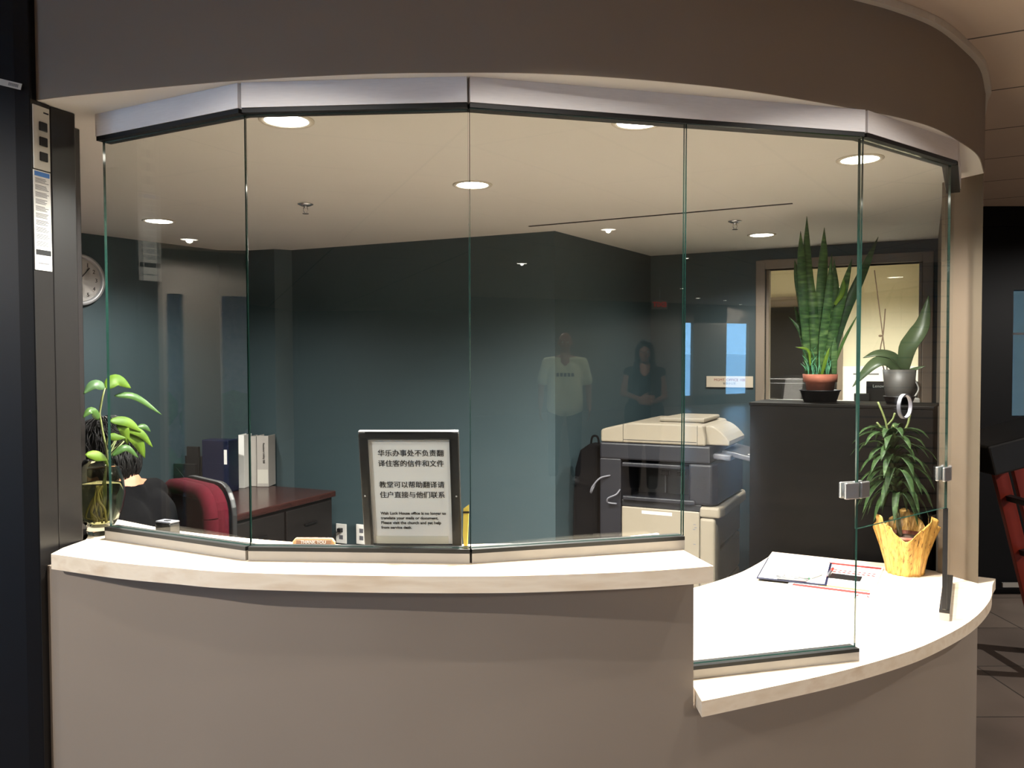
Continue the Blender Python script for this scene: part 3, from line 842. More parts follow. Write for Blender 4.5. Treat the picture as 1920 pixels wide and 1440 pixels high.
m.tube([pv(640, 1000, -.01), pv(650, 800, .0), pv(690, 660, .01), pv(782, 572, .015)], 0.002)
m.tube([pv(650, 1000, -.01), pv(660, 800, .0), pv(668, 640, .01), pv(770, 505, .015)], 0.002)
m.tube([pv(650, 1000, .01), pv(660, 800, .01), pv(680, 650, .02), pv(835, 512, .035)], 0.0018)
m.tube([pv(668, 600, .0), pv(690, 500, .0), pv(690, 445, .0)], 0.0018)
m.build('stems', 'stem', t, smooth=True)
for pts, w, mt in [
    (((668, 235, 0), (600, 215, -.01), (535, 268, -.02)), 62, 'darkleaf'), (((672, 240, 0), (740, 190, .02), (832, 240, .04)), 80, 'limeleaf'),
    (((725, 285, .03), (860, 300, .04), (1036, 420, .06)), 44, 'greenleaf'), (((628, 430, 0), (580, 372, -.02), (530, 410, -.03)), 50, 'greenleaf'),
    (((690, 440, 0), (800, 455, .02), (892, 520, .03)), 62, 'limeleaf'), (((735, 470, .01), (780, 500, .015), (805, 596, .02)), 62, 'limeleaf'),
    (((868, 490, .04), (915, 492, .045), (957, 525, .05)), 36, 'greenleaf'), (((790, 500, .02), (885, 530, .03), (968, 624, .04)), 52, 'limeleaf'),
    (((800, 540, .02), (868, 585, .03), (914, 690, .035)), 70, 'limeleaf'), (((700, 660, .0), (790, 615, .01), (872, 684, .02)), 44, 'greenleaf'),
    (((538, 636, -.02), (620, 660, -.01), (692, 738, .0)), 62, 'limeleaf'), (((690, 520, -.01), (720, 540, -.015), (790, 545, -.02)), 50, 'limeleaf')]:
    MB().leaf([pv(*p) for p in pts], w / VS_ * 1.15, up=(0, -0.9, 0.45)).build('leaf', mt, t, smooth=True, solid=0.0008)

# ------------------------------------------------------------------ wall clock
t = thing('wall_clock', 'round white wall clock with grey rim half hidden by the dark frame', 'clock', (-2.316, 4.392, 2.033), 0)
d_ = Vector((0.563, 0.826)); ca = math.atan2(d_.y, d_.x)
t.rotation_euler = (0, 0, ca)
CM = Matrix.Rotation(PI / 2, 4, 'X')
MB().lathe([(0.0, 0.004), (0.118, 0.004), (0.118, 0.030), (0.136, 0.026), (0.140, 0.004)], n=56, M=CM).build('case', 'clockgrey', t, smooth=True)
MB().lathe([(0.0, 0.012), (0.116, 0.012)], n=56, M=CM).build('dial', 'whiteplastic', t)
for h in range(1, 13):
    a = R(90 - 30 * h)
    text('numeral', str(h), 0.030, 'ink', t, (0.092 * math.cos(a), -0.013, 0.092 * math.sin(a)), (PI / 2, 0, 0), ext=0.0003)
MB().box(-0.003, 0.003, -0.016, -0.014, -0.01, 0.055, M=Matrix.Rotation(R(-95), 4, 'Y')).build('hour_hand', 'ink', t)
MB().box(-0.002, 0.002, -0.018, -0.0165, -0.012, 0.085, M=Matrix.Rotation(R(40), 4, 'Y')).build('minute_hand', 'ink', t)

# ------------------------------------------------------------------ desk with binders
DA = math.atan2(-0.912, -0.41)
DZ = 0.83
t = thing('wooden_desk', 'dark mahogany desk with drawers along the back left wall', 'desk', (-1.04, 4.83, 0), DA)
# local x runs along the desk front toward the camera, local -y ... toward the left wall
MB().box(0.02, 1.33, -0.77, 0.01, DZ - 0.035, DZ).build('desk_top', 'desk', t, bevel=0.006)
MB().box(0.035, 1.31, -0.755, -0.012, 0.06, DZ - 0.035).build('carcass', 'deskdark', t)
for k in range(3):
    for j in range(3):
        dr = MB().box(0.055 + k * 0.42, 0.455 + k * 0.42, -0.012, 0.004, 0.09 + j * 0.235, 0.31 + j * 0.235).build('drawer', 'deskdark', t, bevel=0.004)
        MB().box(0.2 + k * 0.42, 0.31 + k * 0.42, 0.004, 0.016, 0.205 + j * 0.235, 0.215 + j * 0.235).build('drawer_pull', 'steel_dark', dr, bevel=0.002)
def binder(name, label, x, y, rz, w, dpt, h, mt, group=None):
    t = thing(name, label, 'binder', (x, y, DZ + 0.001), rz, group)
    m = MB().box(-w / 2, w / 2, 0, 0.004, 0, h)
    m.box(-w / 2, -w / 2 + 0.003, 0, dpt, 0, h).box(w / 2 - 0.003, w / 2, 0, dpt, 0, h)
    m.build('cover', mt, t, bevel=0.0015)
    MB().box(-w / 2 + 0.004, w / 2 - 0.004, 0.01, dpt - 0.01, 0.006, h - 0.012).build('pages', 'paper', t)
    return t
rb = R(24)
b = binder('ring_binder', 'white ring binder with printed spine standing at the right end of the row', -1.515, 4.955, R(-4), 0.072, 0.12, 0.31, 'whitevinyl', 'binders on the desk')
text('spine_lettering', 'Resident Utility Bill', 0.016, 'ink', b, (0.008, -0.0012, 0.205), (PI / 2, R(90), 0), ext=0.0003, off=0.0003)
MB().box(-0.033, 0.033, -0.001, -0.0003, 0.02, 0.105).build('spine_label', 'labelmetal', b)
b = binder('ring_binder', 'narrow cream binder between the navy folder and the white binder', -1.578, 4.975, R(-4), 0.040, 0.12, 0.305, 'whitevinyl', 'binders on the desk')
b = binder('ring_binder', 'white binder leaning directly behind the navy folder', -1.625, 4.90, R(-4), 0.035, 0.12, 0.32, 'paper', 'binders on the desk')
t = thing('folder_box', 'navy blue folder box with a small white label on the dark desk', 'folder box', (-1.735, 4.755, DZ + 0.001), R(-16))
MB().box(-0.085, 0.095, 0, 0.10, 0, 0.305).build('box_body', 'navybinder', t, bevel=0.006)
MB().box(0.066, 0.086, -0.0012, 0, 0.165, 0.25).build('side_label', 'paper', t)
MB().box(-0.080, 0.09, -0.0008, 0.0, 0.0, 0.17).build('front_pocket', 'navybinder', t)
MB().box(0.045, 0.098, -0.02, -0.004, 0.0, 0.03, M=Matrix.Rotation(R(-8), 4, 'Y')).build('clip', 'chrome', t, bevel=0.003)
t = thing('file_sorter', 'stepped black desk file sorter left of the navy folder', 'file sorter', (-1.895, 4.79, DZ + 0.001), R(-16))
MB().box(-0.11, 0.04, 0, 0.02, 0, 0.16).box(-0.04, 0.04, 0.03, 0.05, 0, 0.26).box(-0.075, 0.04, 0.06, 0.08, 0, 0.20).box(-0.11, 0.04, 0, 0.10, 0, 0.006).build('dividers', 'black', t, bevel=0.002)

# wall outlets on the long teal wall
wd = Vector((1.603, -0.726)).normalized(); wa = math.atan2(wd.y, wd.x)
for (x, y, z, lab) in ((-1.045, 4.986, 0.538, 'white wall outlet with a plugged cord right of the desk'), (-0.91, 4.926, 0.545, 'second white wall outlet, half hidden by the notice frame')):
    t = thing('wall_outlet', lab, 'outlet', (x, y, z), wa, 'wall outlets')
    MB().box(-0.038, 0.038, -0.008, -0.001, -0.06, 0.06).build('cover_plate', 'whiteplastic', t, bevel=0.002)
    for dz in (-0.022, 0.022): MB().box(-0.014, 0.014, -0.0095, -0.008, dz - 0.013, dz + 0.013).build('socket', 'greyplastic', t, bevel=0.002)
    if x < -1: 
        MB().box(-0.013, 0.013, -0.035, -0.0095, 0.012, 0.036).build('plug', 'black', t, bevel=0.003)
        MB().tube([(0, -0.03, 0.024), (-0.02, -0.05, 0.0), (-0.035, -0.05, -0.05), (-0.04, -0.04, -0.3)], 0.003).build('cord', 'black', t, smooth=True)

# ------------------------------------------------------------------ copier
t = thing('photocopier', 'cream and slate office photocopier with tilted control panel in the back corner', 'copier', (0.94, 4.10, 0), R(-26.6))
MB().box(-0.41, 0.0, 0.0, 0.66, 0.03, 0.827).build('cabinet', 'copycream', t, bevel=0.006)
m = MB().box(0.001, 0.075, 0.0, 0.66, 0.62, 0.80); m.build('front_door', 'copycream', t, bevel=0.022, segs=3)
lip = MB().prism([(0.0, -0.004), (0.10, -0.004), (0.115, 0.06), (0.115, 0.60), (0.10, 0.66), (0.0, 0.66)], 0.80, 0.855).build('door_ledge', 'copycream', t, bevel=0.012, segs=3)
MB().box(0.001, 0.078, -0.002, 0.14, 0.42, 0.798).build('corner_cover', 'copycream', t, bevel=0.014, segs=3)
for k, z in enumerate((0.42, 0.225, 0.03)):
    dr = MB().box(0.001, 0.072, 0.0 if k else 0.142, 0.66, z, z + (0.19 if k else 0.195)).build('paper_drawer', 'copycream', t, bevel=0.012, segs=2)
    if k: MB().box(0.0715, 0.0755, 0.13, 0.24, z + 0.085, z + 0.155).build('drawer_recess', 'copydark', dr)
for z in (0.355, 0.16): MB().box(0.0725, 0.076, 0.16, 0.27, z - 0.07, z).build('drawer_recess', 'copydark', t)
MB().box(-0.53, -0.412, -0.005, 0.60, 0.02, 1.075).build('side_tower', 'copynavy', t, bevel=0.006)
MB().box(-0.41, 0.0, 0.30, 0.64, 0.828, 1.075).build('inner_body', 'copynavy', t)
MB().box(-0.41, 0.01, 0.0, 0.299, 0.828, 0.862).build('output_tray', 'copydark', t, bevel=0.004)
MB().box(-0.40, -0.02, -0.02, 0.012, 0.862, 0.885).build('tray_lip', 'copynavy', t, bevel=0.006)
MB().prism([(-0.41, 0.0), (-0.10, 0.0), (-0.06, 0.05), (-0.06, 0.299), (-0.41, 0.299)], 1.035, 1.058).build('upper_flap', 'copynavy', t, bevel=0.006)
MB().box(-0.41, -0.06, 0.29, 0.2995, 0.862, 1.03).build('cavity_back', 'copydark', t)
for x in (-0.25, -0.165):
    MB().box(x - 0.004, x + 0.004, 0.262, 0.27, 0.87, 0.99).build('guide_rod', 'greyplastic', t)
    MB().box(x - 0.022, x + 0.022, 0.25, 0.285, 0.965, 0.99).build('exit_roller', 'copynavy', t, bevel=0.005)
eb = MB().prism([(-0.055, -0.004), (0.06, -0.004), (0.085, 0.03), (0.10, 0.60), (0.0, 0.64), (-0.055, 0.30)], 0.862, 1.07).build('engine_cover', 'copynavy', t, bevel=0.012, segs=3)
m = MB()
for k in range(7): m.box(-0.028, 0.034, -0.0055, -0.004, 0.945 + k * 0.010, 0.950 + k * 0.010)
m.build('vent_slots', 'copydark', eb)
MB().box(-0.53, 0.055, -0.008, 0.60, 1.072, 1.160).build('scanner_body', 'copynavy', t, bevel=0.010)
m = MB().prism([(-0.525, 1.161), (0.03, 1.161), (0.03, 1.20), (0.015, 1.262), (-0.03, 1.268), (-0.36, 1.268), (-0.43, 1.252), (-0.50, 1.235), (-0.525, 1.225)], -0.56, 0.004,
               M=Matrix(((1, 0, 0, 0), (0, 0, -1, 0), (0, 1, 0, 0), (0, 0, 0, 1))))
adf = m.build('document_feeder', 'copycream', t, bevel=0.010, segs=3)
MB().box(-0.40, -0.015, -0.0052, -0.0035, 1.176, 1.179).build('feeder_seam', 'copydark', adf)
m = MB().box(-0.4015, -0.400, -0.0052, -0.0035, 1.163, 1.262).box(-0.0115, -0.010, -0.0052, -0.0035, 1.163, 1.262); m.build('panel_joint', 'copydark', adf)
MB().prism([(-0.24, 0.10), (0.0, 0.10), (0.0, 0.46), (-0.21, 0.46)], 1.269, 1.292).build('feed_tray', 'copycream', t, bevel=0.008, segs=2)
bump = MB()
for i in range(9):
    a = PI * i / 8
    pass
prof = [(0.031 + 0.085 * math.sin(PI / 2 * k / 6) if False else 0.031 + 0.085 * (1 - math.cos(PI / 2 * (1 - k / 6))) if False else 0.031 + 0.11 * (k / 6), 1.262 - 0.075 * (k / 6) ** 2.0) for k in range(7)]
bump.prism([(0.02, 1.262)] + prof + [(0.141, 1.163), (0.02, 1.163)], -0.42, -0.03, M=Matrix(((1, 0, 0, 0), (0, 0, -1, 0), (0, 1, 0, 0), (0, 0, 0, 1))))
bump.build('feeder_hump', 'copycream', t, bevel=0.008, segs=3)
MB().box(0.03, 0.12, 0.20, 0.56, 1.172, 1.186, M=Matrix.Rotation(R(-5), 4, 'Y')).build('exit_tray', 'copycream', t, bevel=0.006)
cp = MB().box(0.0, 0.17, 0.0, 0.36, -0.012, 0.012, M=Matrix.Translation((0.085, 0.10, 1.125)) @ Matrix.Rotation(R(12), 4, 'Y')).build('control_panel', 'greyplastic', t, bevel=0.006)
MB().box(0.012, 0.16, 0.015, 0.345, 0.0122, 0.0135, M=Matrix.Translation((0.085, 0.10, 1.125)) @ Matrix.Rotation(R(12), 4, 'Y')).build('screen', 'copynavy', cp)
m = MB()
for k in range(6):
    m.box(0.125, 0.145, 0.04 + k * 0.05, 0.062 + k * 0.05, 0.0136, 0.016, M=Matrix.Translation((0.085, 0.10, 1.125)) @ Matrix.Rotation(R(12), 4, 'Y'))
m.build('keys', 'whiteplastic', cp)
MB().box(0.0, 0.09, 0.06, 0.34, -0.035, -0.005, M=Matrix.Translation((0.055, 0.0, 1.125)) @ Matrix.Rotation(R(4), 4, 'Y')).build('panel_arm', 'greyplastic', t, bevel=0.008)
MB().tube(spline([(-0.47, -0.006, 0.985), (-0.52, -0.03, 0.97), (-0.56, -0.04, 0.92), (-0.57, -0.03, 0.89), (-0.56, 0.0, 0.93)], 16), 0.0045).build('power_cord', 'greyplastic', t, smooth=True)
MB().tube(spline([(-0.415, -0.008, 0.915), (-0.43, -0.03, 0.89), (-0.47, -0.04, 0.87), (-0.475, -0.03, 0.845), (-0.43, -0.02, 0.84)], 16), 0.0045).build('data_cord', 'greyplastic', t, smooth=True)
m = MB()
for (x, z) in ((-0.03, 0.76), (-0.025, 0.745), (-0.032, 0.735), (-0.03, 0.66), (-0.05, 0.55), (-0.19, 0.68)): m.box(x, x + 0.012, -0.0012, -0.0002, z, z + 0.004)
m.build('screws', 'greyplastic', t)
MB().box(-0.30, -0.14, -0.0015, -0.0002, 0.795, 0.812).build('warning_label', 'labelmetal', t)
# black cover standing beside the copier
t = thing('equipment_bag', 'tall limp black equipment bag standing against the left side of the copier', 'bag', (0.425, 4.475, 0), R(-26.6))
bm_ = MB()
prof = [((-0.10, 0), (0.05, 0)), ((-0.10, 0.4), (0.05, 0.4)), ((-0.09, 0.8), (0.05, 0.8)), ((-0.08, 1.0), (0.05, 1.0)), ((-0.05, 1.10), (0.05, 1.11)), ((0.0, 1.135), (0.05, 1.135))]
poly = [p[0] for p in prof] + [p[1] for p in reversed(prof)]
bm_.prism(poly, -0.10, 0.03, M=Matrix(((1, 0, 0, 0), (0, 0, -1, 0), (0, 1, 0, 0), (0, 0, 0, 1))))
bm_.build('bag_body', 'blackcloth', t, bevel=0.02, segs=3)
MB().tube(spline([(-0.01, 0.04, 1.12), (0.0, 0.04, 1.17), (0.03, 0.04, 1.17), (0.04, 0.04, 1.12)], 12), 0.006).build('carry_handle', 'blackcloth', t, smooth=True)

# ------------------------------------------------------------------ sign on the back wall
t = thing('room_sign', 'white MGMT. OFFICE 108 sign plate on the teal wall left of the office window', 'sign', tuple((RM @ Vector((0.524, -0.002, 1.4485)))), math.atan2(E2.y, E2.x))
MB().box(-0.148, 0.148, -0.008, 0.0, -0.036, 0.036).build('plate', 'signplate', t, bevel=0.002)
text('lettering', 'MGMT. OFFICE 108', 0.0235, 'redink', t, (0, -0.0085, 0.012), (PI / 2, 0, 0), ext=0.0003)
text('lettering', '管理办公室', 0.0165, 'greyink', t, (0, -0.0085, -0.011), (PI / 2, 0, 0), ext=0.0003)

# ------------------------------------------------------------------ black cabinet behind the low counter
ca_ = math.atan2(3.346 - 3.727, 1.729 - 1.083)
t = thing('black_cabinet', 'wide near-black cabinet behind the low counter carrying two potted plants', 'cabinet', (1.083, 3.727, 0), ca_)
MB().box(0.0, 0.745, 0.0, 0.30, 0.0, 1.385).build('body', 'blackgloss', t, bevel=0.003)
MB().box(-0.004, 0.749, -0.004, 0.304, 1.3855, 1.40).build('cabinet_top', 'blackgloss', t, bevel=0.003)

# ------------------------------------------------------------------ snake plant
t = thing('snake_plant', 'tall snake plant in a terracotta pot on a navy tray on the cabinet', 'potted plant', (1.405, 3.735, 1.4005), R(-20.6))
MB().lathe([(0.0, 0.0), (0.070, 0.0), (0.086, 0.050), (0.090, 0.050), (0.090, 0.054), (0.083, 0.054), (0.066, 0.006), (0.0, 0.006)], n=40).build('tray', 'navy', t, smooth=True)
MB().lathe([(0.0, 0.007), (0.053, 0.007), (0.064, 0.090), (0.073, 0.090), (0.076, 0.126), (0.068, 0.126), (0.062, 0.10), (0.0, 0.10)], n=40).build('pot', 'terracotta', t, smooth=True)
MB().lathe([(0.0, 0.114), (0.045, 0.112), (0.066, 0.108)], n=30).build('soil', 'soil', t, smooth=True)
def sp(cx, cy, dy=0.0): return ((cx - 515) / 1443.0, dy, 0.112 + (1080 - cy) / 1351.0)
for pts, w, mt in [
    (((440, 1080, 0), (405, 700, .02), (372, 480, .03), (350, 350, .035)), 48, 'snake'), (((445, 1080, -.02), (410, 650, -.03), (395, 400, -.03), (388, 185, -.03)), 56, 'snake'),
    (((480, 1080, -.01), (470, 700, -.01), (430, 400, 0), (425, 85, .02)), 62, 'snake'), (((495, 1080, 0), (502, 760, 0), (525, 420, 0), (534, 165, 0)), 64, 'snake'),
    (((515, 1080, -.03), (530, 850, -.04), (560, 600, -.05), (580, 330, -.05)), 50, 'snake'), (((530, 1080, .01), (575, 850, .01), (605, 600, 0), (594, 355, 0)), 52, 'snake'),
    (((545, 1080, -.01), (590, 820, -.01), (645, 580, -.02), (702, 365, -.03)), 58, 'snake'), (((570, 1080, .02), (600, 880, .03), (660, 690, .04), (770, 440, .05), (862, 228, .06)), 66, 'snakedark'),
    (((575, 1080, 0), (600, 1000, 0), (660, 850, 0), (745, 690, 0)), 20, 'greenleaf'), (((430, 1080, .01), (420, 900, .02), (390, 770, .03), (350, 635, .04)), 36, 'snake'),
    (((430, 1080, 0), (420, 930, 0), (385, 790, 0), (318, 705, .01)), 26, 'snake'), (((600, 1085, -.03), (598, 960, -.03), (602, 835, -.03)), 38, 'snake'),
    (((455, 1010, -.04), (440, 915, -.05), (365, 895, -.06)), 16, 'limeleaf'), (((520, 1085, -.04), (545, 980, -.05), (570, 900, -.05)), 22, 'limeleaf')]:
    MB().leaf([sp(*p) for p in pts], w / 1443.0, prof='sword', fold=0.35, up=(0.1, -1, 0), n=18).build('leaf', mt, t, smooth=True, solid=0.002)
MB().leaf([sp(600, 640, -.03), sp(648, 560, -.035), sp(652, 480, -.036)], 30 / 1443., prof='sword', up=(0, -1, 0)).build('yellowed_leaf', 'limeleaf', t, smooth=True, solid=0.002)
m = MB()
for k in range(34):
    x = random.uniform(425, 575); h = random.uniform(90, 200)
    m.leaf([sp(x, 1085, random.uniform(-.05, .04)), sp(x + random.uniform(-20, 20), 1085 - h * .6, random.uniform(-.055, .03)), sp(x + random.uniform(-45, 30), 1085 - h, random.uniform(-.06, .03))], 6 / 1443., prof='strap', n=6)
tag(m.build('fine_grass', 'teargreen', t, smooth=True, solid=0.0006), 'tuft of fine teal-green blades around the base', kind='stuff')

# ------------------------------------------------------------------ orchid
t = thing('orchid_plant', 'flowerless orchid in a grey pot at the right end of the cabinet', 'potted plant', (1.672, 3.535, 1.4005), R(-25.2))
MB().lathe([(0.0, 0.0), (0.050, 0.0), (0.062, 0.030), (0.064, 0.030), (0.064, 0.034), (0.050, 0.032), (0.0, 0.006)], n=36).build('saucer', 'black', t, smooth=True)
MB().lathe([(0.0, 0.0075), (0.052, 0.0075), (0.060, 0.07), (0.0665, 0.148), (0.062, 0.148), (0.058, 0.12), (0.0, 0.12)], n=40).build('pot', 'potgrey', t, smooth=True)
MB().lathe([(0.0, 0.134), (0.059, 0.130)], n=24).build('bark', 'soil', t)
def orp(cx, cy, dy=0.0): return ((cx - 984) / 1520.0, dy, 0.138 + (1095 - cy) / 1400.0)
for pts, w in [(((1000, 1100, 0), (950, 1010, -.01), (860, 985, -.03), (765, 1010, -.05)), 62), (((985, 1100, -.01), (900, 1035, -.04), (820, 1060, -.06), (705, 1185, -.08)), 82),
               (((1005, 1100, 0), (1030, 960, -.02), (1080, 880, -.02), (1120, 800, -.01), (1150, 640, 0.0)), 112), (((1000, 1090, .01), (1025, 960, .01), (1065, 860, .02)), 84),
               (((1020, 1100, 0), (1070, 1080, -.02), (1135, 1060, -.03)), 26)]:
    MB().leaf([orp(*p) for p in pts], w / 1520.0, prof='strap', fold=0.3, up=(0, -0.8, 0.6), n=18).build('leaf', 'orchidleaf', t, smooth=True, solid=0.0025)
MB().tube([orp(915, 1120, 0), orp(828, 476, 0)], 0.0022).build('stake', 'stake', t)
MB().tube(spline([orp(900, 1110, .0), orp(868, 985, -.004), orp(882, 880, -.004), orp(890, 800, -.004), orp(895, 712, -.004)], 16), 0.0024).build('flower_spike', 'stake', t, smooth=True)
MB().ball(orp(868, 876, -.004), (0.008, 0.004, 0.005)).build('clip', 'stake', t, smooth=True)

# small things on the window stool beyond the cabinet
t = thing('desk_monitor', 'black computer monitor with white brand lettering behind the grey orchid pot', 'monitor', tuple(RM @ Vector((1.53, 0.22, WZ0 + 0.0185))), math.atan2(E2.y, E2.x) + R(4))
MB().box(-0.21, 0.09, 0, 0.03, 0.0, 0.125).build('monitor_back', 'black', t, bevel=0.004)
MB().box(-0.28, -0.19, -0.03, 0.05, 0.0, 0.05).build('stand', 'black', t, bevel=0.006)
text('lettering', 'Lenovo', 0.026, 'whiteplastic', t, (-0.135, -0.0008, 0.095), (PI / 2, 0, 0), ext=0.0003)
t = thing('desk_phone', 'small pale gadget with curly cord on the window ledge right of the orchid', 'phone', tuple(RM @ Vector((1.585, 0.01, WZ0 + 0.0185))), 0)
MB().box(-0.05, 0.03, -0.03, 0.03, 0, 0.035).build('base', 'whiteplastic', t, bevel=0.01)
MB().tube(spline([(0.0, 0, 0.03), (0.03, 0, 0.08), (0.02, 0, 0.12), (-0.01, 0, 0.16)], 12), 0.005).build('cord', 'whiteplastic', t, smooth=True)
t = thing('thermostat', 'grey-screened white thermostat on the cream wall of the next office', 'thermostat', tuple(RM @ Vector((1.63, 2.996, 1.76))), math.atan2(E2.y, E2.x))
MB().box(-0.075, 0.075, -0.03, -0.001, -0.05, 0.05).build('case', 'whiteplastic', t, bevel=0.004)
MB().box(-0.055, 0.055, -0.0315, -0.0302, -0.035, 0.035).build('screen', 'greyplastic', t)
t = thing('whiteboard', 'white board with a line of grey print on the next office wall', 'whiteboard', tuple(RM @ Vector((1.30, 2.996, 1.30))), math.atan2(E2.y, E2.x))
MB().box(-0.42, 0.42, -0.015, -0.001, -0.22, 0.22).build('board', 'paper', t, bevel=0.003)
MB().box(-0.24, -0.02, -0.0162, -0.0152, 0.14, 0.155).build('print_line', 'greyink', t)
t = thing('office_cabinet', 'dark low cabinet beneath the brown door of the next office', 'cabinet', tuple(RM @ Vector((0.55, 2.2, 0))), math.atan2(E2.y, E2.x))
MB().box(-0.3, 0.22, 0, 0.4, 0, 1.42).build('body', 'steel_dark', t, bevel=0.005)
MB().box(-0.28, 0.2, -0.012, 0, 0.05, 1.38).build('cabinet_door', 'steel_dark', t, bevel=0.003)

# ------------------------------------------------------------------ gold-wrapped dracaena on the low counter
GX, GY = 1.558, 3.232
t = thing('dracaena_plant', 'leafy dracaena in a gold foil wrapped pot on the low counter', 'potted plant', (GX, GY, 0.7455), R(-25.9))
MB().lathe([(0.0, 0.002), (0.060, 0.002), (0.078, 0.14), (0.083, 0.14), (0.083, 0.155), (0.075, 0.155), (0.070, 0.13), (0.0, 0.13)], n=32).build('pot', 'terracotta', t, smooth=True)
MB().lathe([(0.0, 0.146), (0.072, 0.142)], n=24).build('soil', 'soil', t)
def wrapper(r0, r1, h, wob, nlob, mname, ph=0.0, hmin=0.0):
    m = MB(); n = 96; rows = 16
    vs = []; fs = []
    for j in range(rows + 1):
        v = j / rows
        for k in range(n):
            a = 2 * PI * k / n
            top = h * (0.82 + 0.18 * math.cos(nlob * a + ph)) + 0.004 * math.sin(9 * a)
            z = hmin + v * (top - hmin)
            r = r0 + (r1 - r0) * (v ** 1.25)
            r += (0.0030 + wob * v ** 2) * math.sin(13 * a + 2.0 * math.sin(3 * a)) + wob * 0.7 * v ** 3 * math.sin(5 * a + ph)
            r += 0.0016 * math.sin(31 * a + 6 * v)
            vs.append((r * math.cos(a), r * math.sin(a), z))
    for j in range(rows):
        for k in range(n):
            fs.append((j * n + k, j * n + (k + 1) % n, (j + 1) * n + (k + 1) % n, (j + 1) * n + k))
    m.add(vs, fs)
    return m
wrapper(0.066, 0.114, 0.236, 0.005, 3, 'gold', ph=1.5).build('foil_wrap', 'gold', t, smooth=True, solid=0.0012)
wrapper(0.085, 0.104, 0.250, 0.007, 4, 'cello', ph=1.0, hmin=0.16).build('cellophane', 'cello', t, smooth=True)
def dp(cx, cy, dy=0.0): return ((cx - 1030) / 1644.0, dy, (1112 - cy) / 1480.0)
m = MB().tube([dp(1000, 900, .0), dp(975, 700, .0), dp(950, 480, 0), dp(940, 310, 0)], [0.010, .009, .008, .007])
for a, b, r in (((925, 310, 0), (860, 108, -.01), .004), ((895, 310, -.01), (855, 228, -.02), .004), ((952, 320, -.01), (952, 242, -.015), .004), ((955, 330, -.02), (955, 285, -.025), .004), ((1005, 300, .0), (1050, 180, .0), .0045), ((915, 250, .0), (962, 172, .0), .004)):
    m.tube(spline([dp(*a), tuple((Vector(dp(*a)) + Vector(dp(*b))) / 2 + Vector((0.006, 0, 0))), dp(*b)], 8), r)
m.build('stem', 'stem', t, smooth=True)
for cy, cnt, ln, droop in ((330, 8, 0.130, 0.2), (372, 9, 0.145, 0.36), (425, 10, 0.150, 0.55), (485, 11, 0.152, 0.8), (545, 11, 0.152, 1.1), (605, 10, 0.148, 1.4), (660, 9, 0.125, 1.75)):
    a0 = random.uniform(0, 6)
    cx = 940 + (cy - 310) * 0.12
    for k in range(cnt):
        a = a0 + 2 * PI * k / cnt + random.uniform(-.2, .2)
        L = ln * random.uniform(.85, 1.1)
        dx, dyy = math.cos(a), math.sin(a)
        b = Vector(dp(cx, cy + random.uniform(-15, 15)))
        up0 = 0.55 - 0.25 * droop
        pts = [b, b + Vector((dx * L * .35, dyy * L * .35, L * (.36 - .10 * droop))), b + Vector((dx * L * .74, dyy * L * .74, L * (.40 - .34 * droop))), b + Vector((dx * L * 1.0, dyy * L * 1.0, L * (.26 - .60 * droop)))]
        MB().leaf(pts, 0.027 * random.uniform(.85, 1.1), prof='strap', fold=0.4, up=(0.01, 0.02, 1), n=12).build('leaf', 'dracleaf', t, smooth=True, solid=0.0007)

# ------------------------------------------------------------------ clipboard, pen, newspaper
ZL_ = 0.7455
def quad_thing(name, label, cat, c0, c1, c2, z, h, mt, part, bevel=0.0):
    """box from corner c0, edges to c1 and c2"""
    a = Vector(c1) - Vector(c0); b = Vector(c2) - Vector(c0)
    t = thing(name, label, cat, (c0[0], c0[1], z), math.atan2(a.y, a.x))
    w = a.length; d = abs(a.x * b.y - a.y * b.x) / w
    MB().box(0, w, 0, d, 0, h).build(part, mt, t, bevel=bevel)
    return t, w, d
t, w, d = quad_thing('newspaper', 'folded newspaper with red headlines under the clipboard on the low counter', 'newspaper', (1.005, 3.005), (1.262, 2.862), (1.262, 3.417), ZL_, 0.006, 'paper', 'sheets', 0.002)
m = MB()
m.box(w * .30, w * .98, d * .985 - 0.03, d * .985, 0.0061, 0.0066); m.build('masthead', 'redink', t)
MB().box(w * .06, w * .97, 0.045, 0.075, 0.0061, 0.0066).build('red_banner', 'redink', t)
MB().box(w * .35, w * .95, 0.085, 0.11, 0.0061, 0.0065).build('yellow_banner', 'yellowink', t)
MB().box(w * .42, w * .80, d * .45, d * .62, 0.0061, 0.0066).build('photo', 'steel_dark', t)
m = MB()
for k in range(9): m.box(w * (.42 + .06 * k), w * (.46 + .06 * k), d * .66, d * .695, 0.0061, 0.0066)
for k in range(9): m.box(w * (.42 + .06 * k), w * (.46 + .06 * k), d * .73, d * .76, 0.0061, 0.0066)
m.build('headline', 'redink', t)
m = MB()
for k in range(12): m.box(w * .83, w * .97, d * (.30 + .025 * k), d * (.313 + .025 * k), 0.0061, 0.0064)
for k in range(5): m.box(w * .35, w * .80, d * (.26 + .03 * k), d * (.273 + .03 * k), 0.0061, 0.0064)
m.build('columns', 'pinkink', t)
m = MB()
for k in range(13):
    pass
m.tube([(w * .90 + 0.018 * math.cos(PI * k / 12), 0.018 + 0.016 * math.sin(PI * k / 12), 0.0066) for k in range(13)], 0.0018, n=6)
m.ball((w * .90 - 0.018, 0.016, 0.0066), (0.006, 0.006, 0.0008)).ball((w * .90 + 0.018, 0.016, 0.0066), (0.006, 0.006, 0.0008))
m.build('headphone_picture', 'redink', t)
t, w, d = quad_thing('clipboard', 'blue clipboard holding a white sheet on top of the newspaper', 'clipboard', (0.935, 3.122), (1.165, 3.018), (1.12, 3.43), ZL_ + 0.008, 0.004, 'navybinder', 'board', 0.0015)
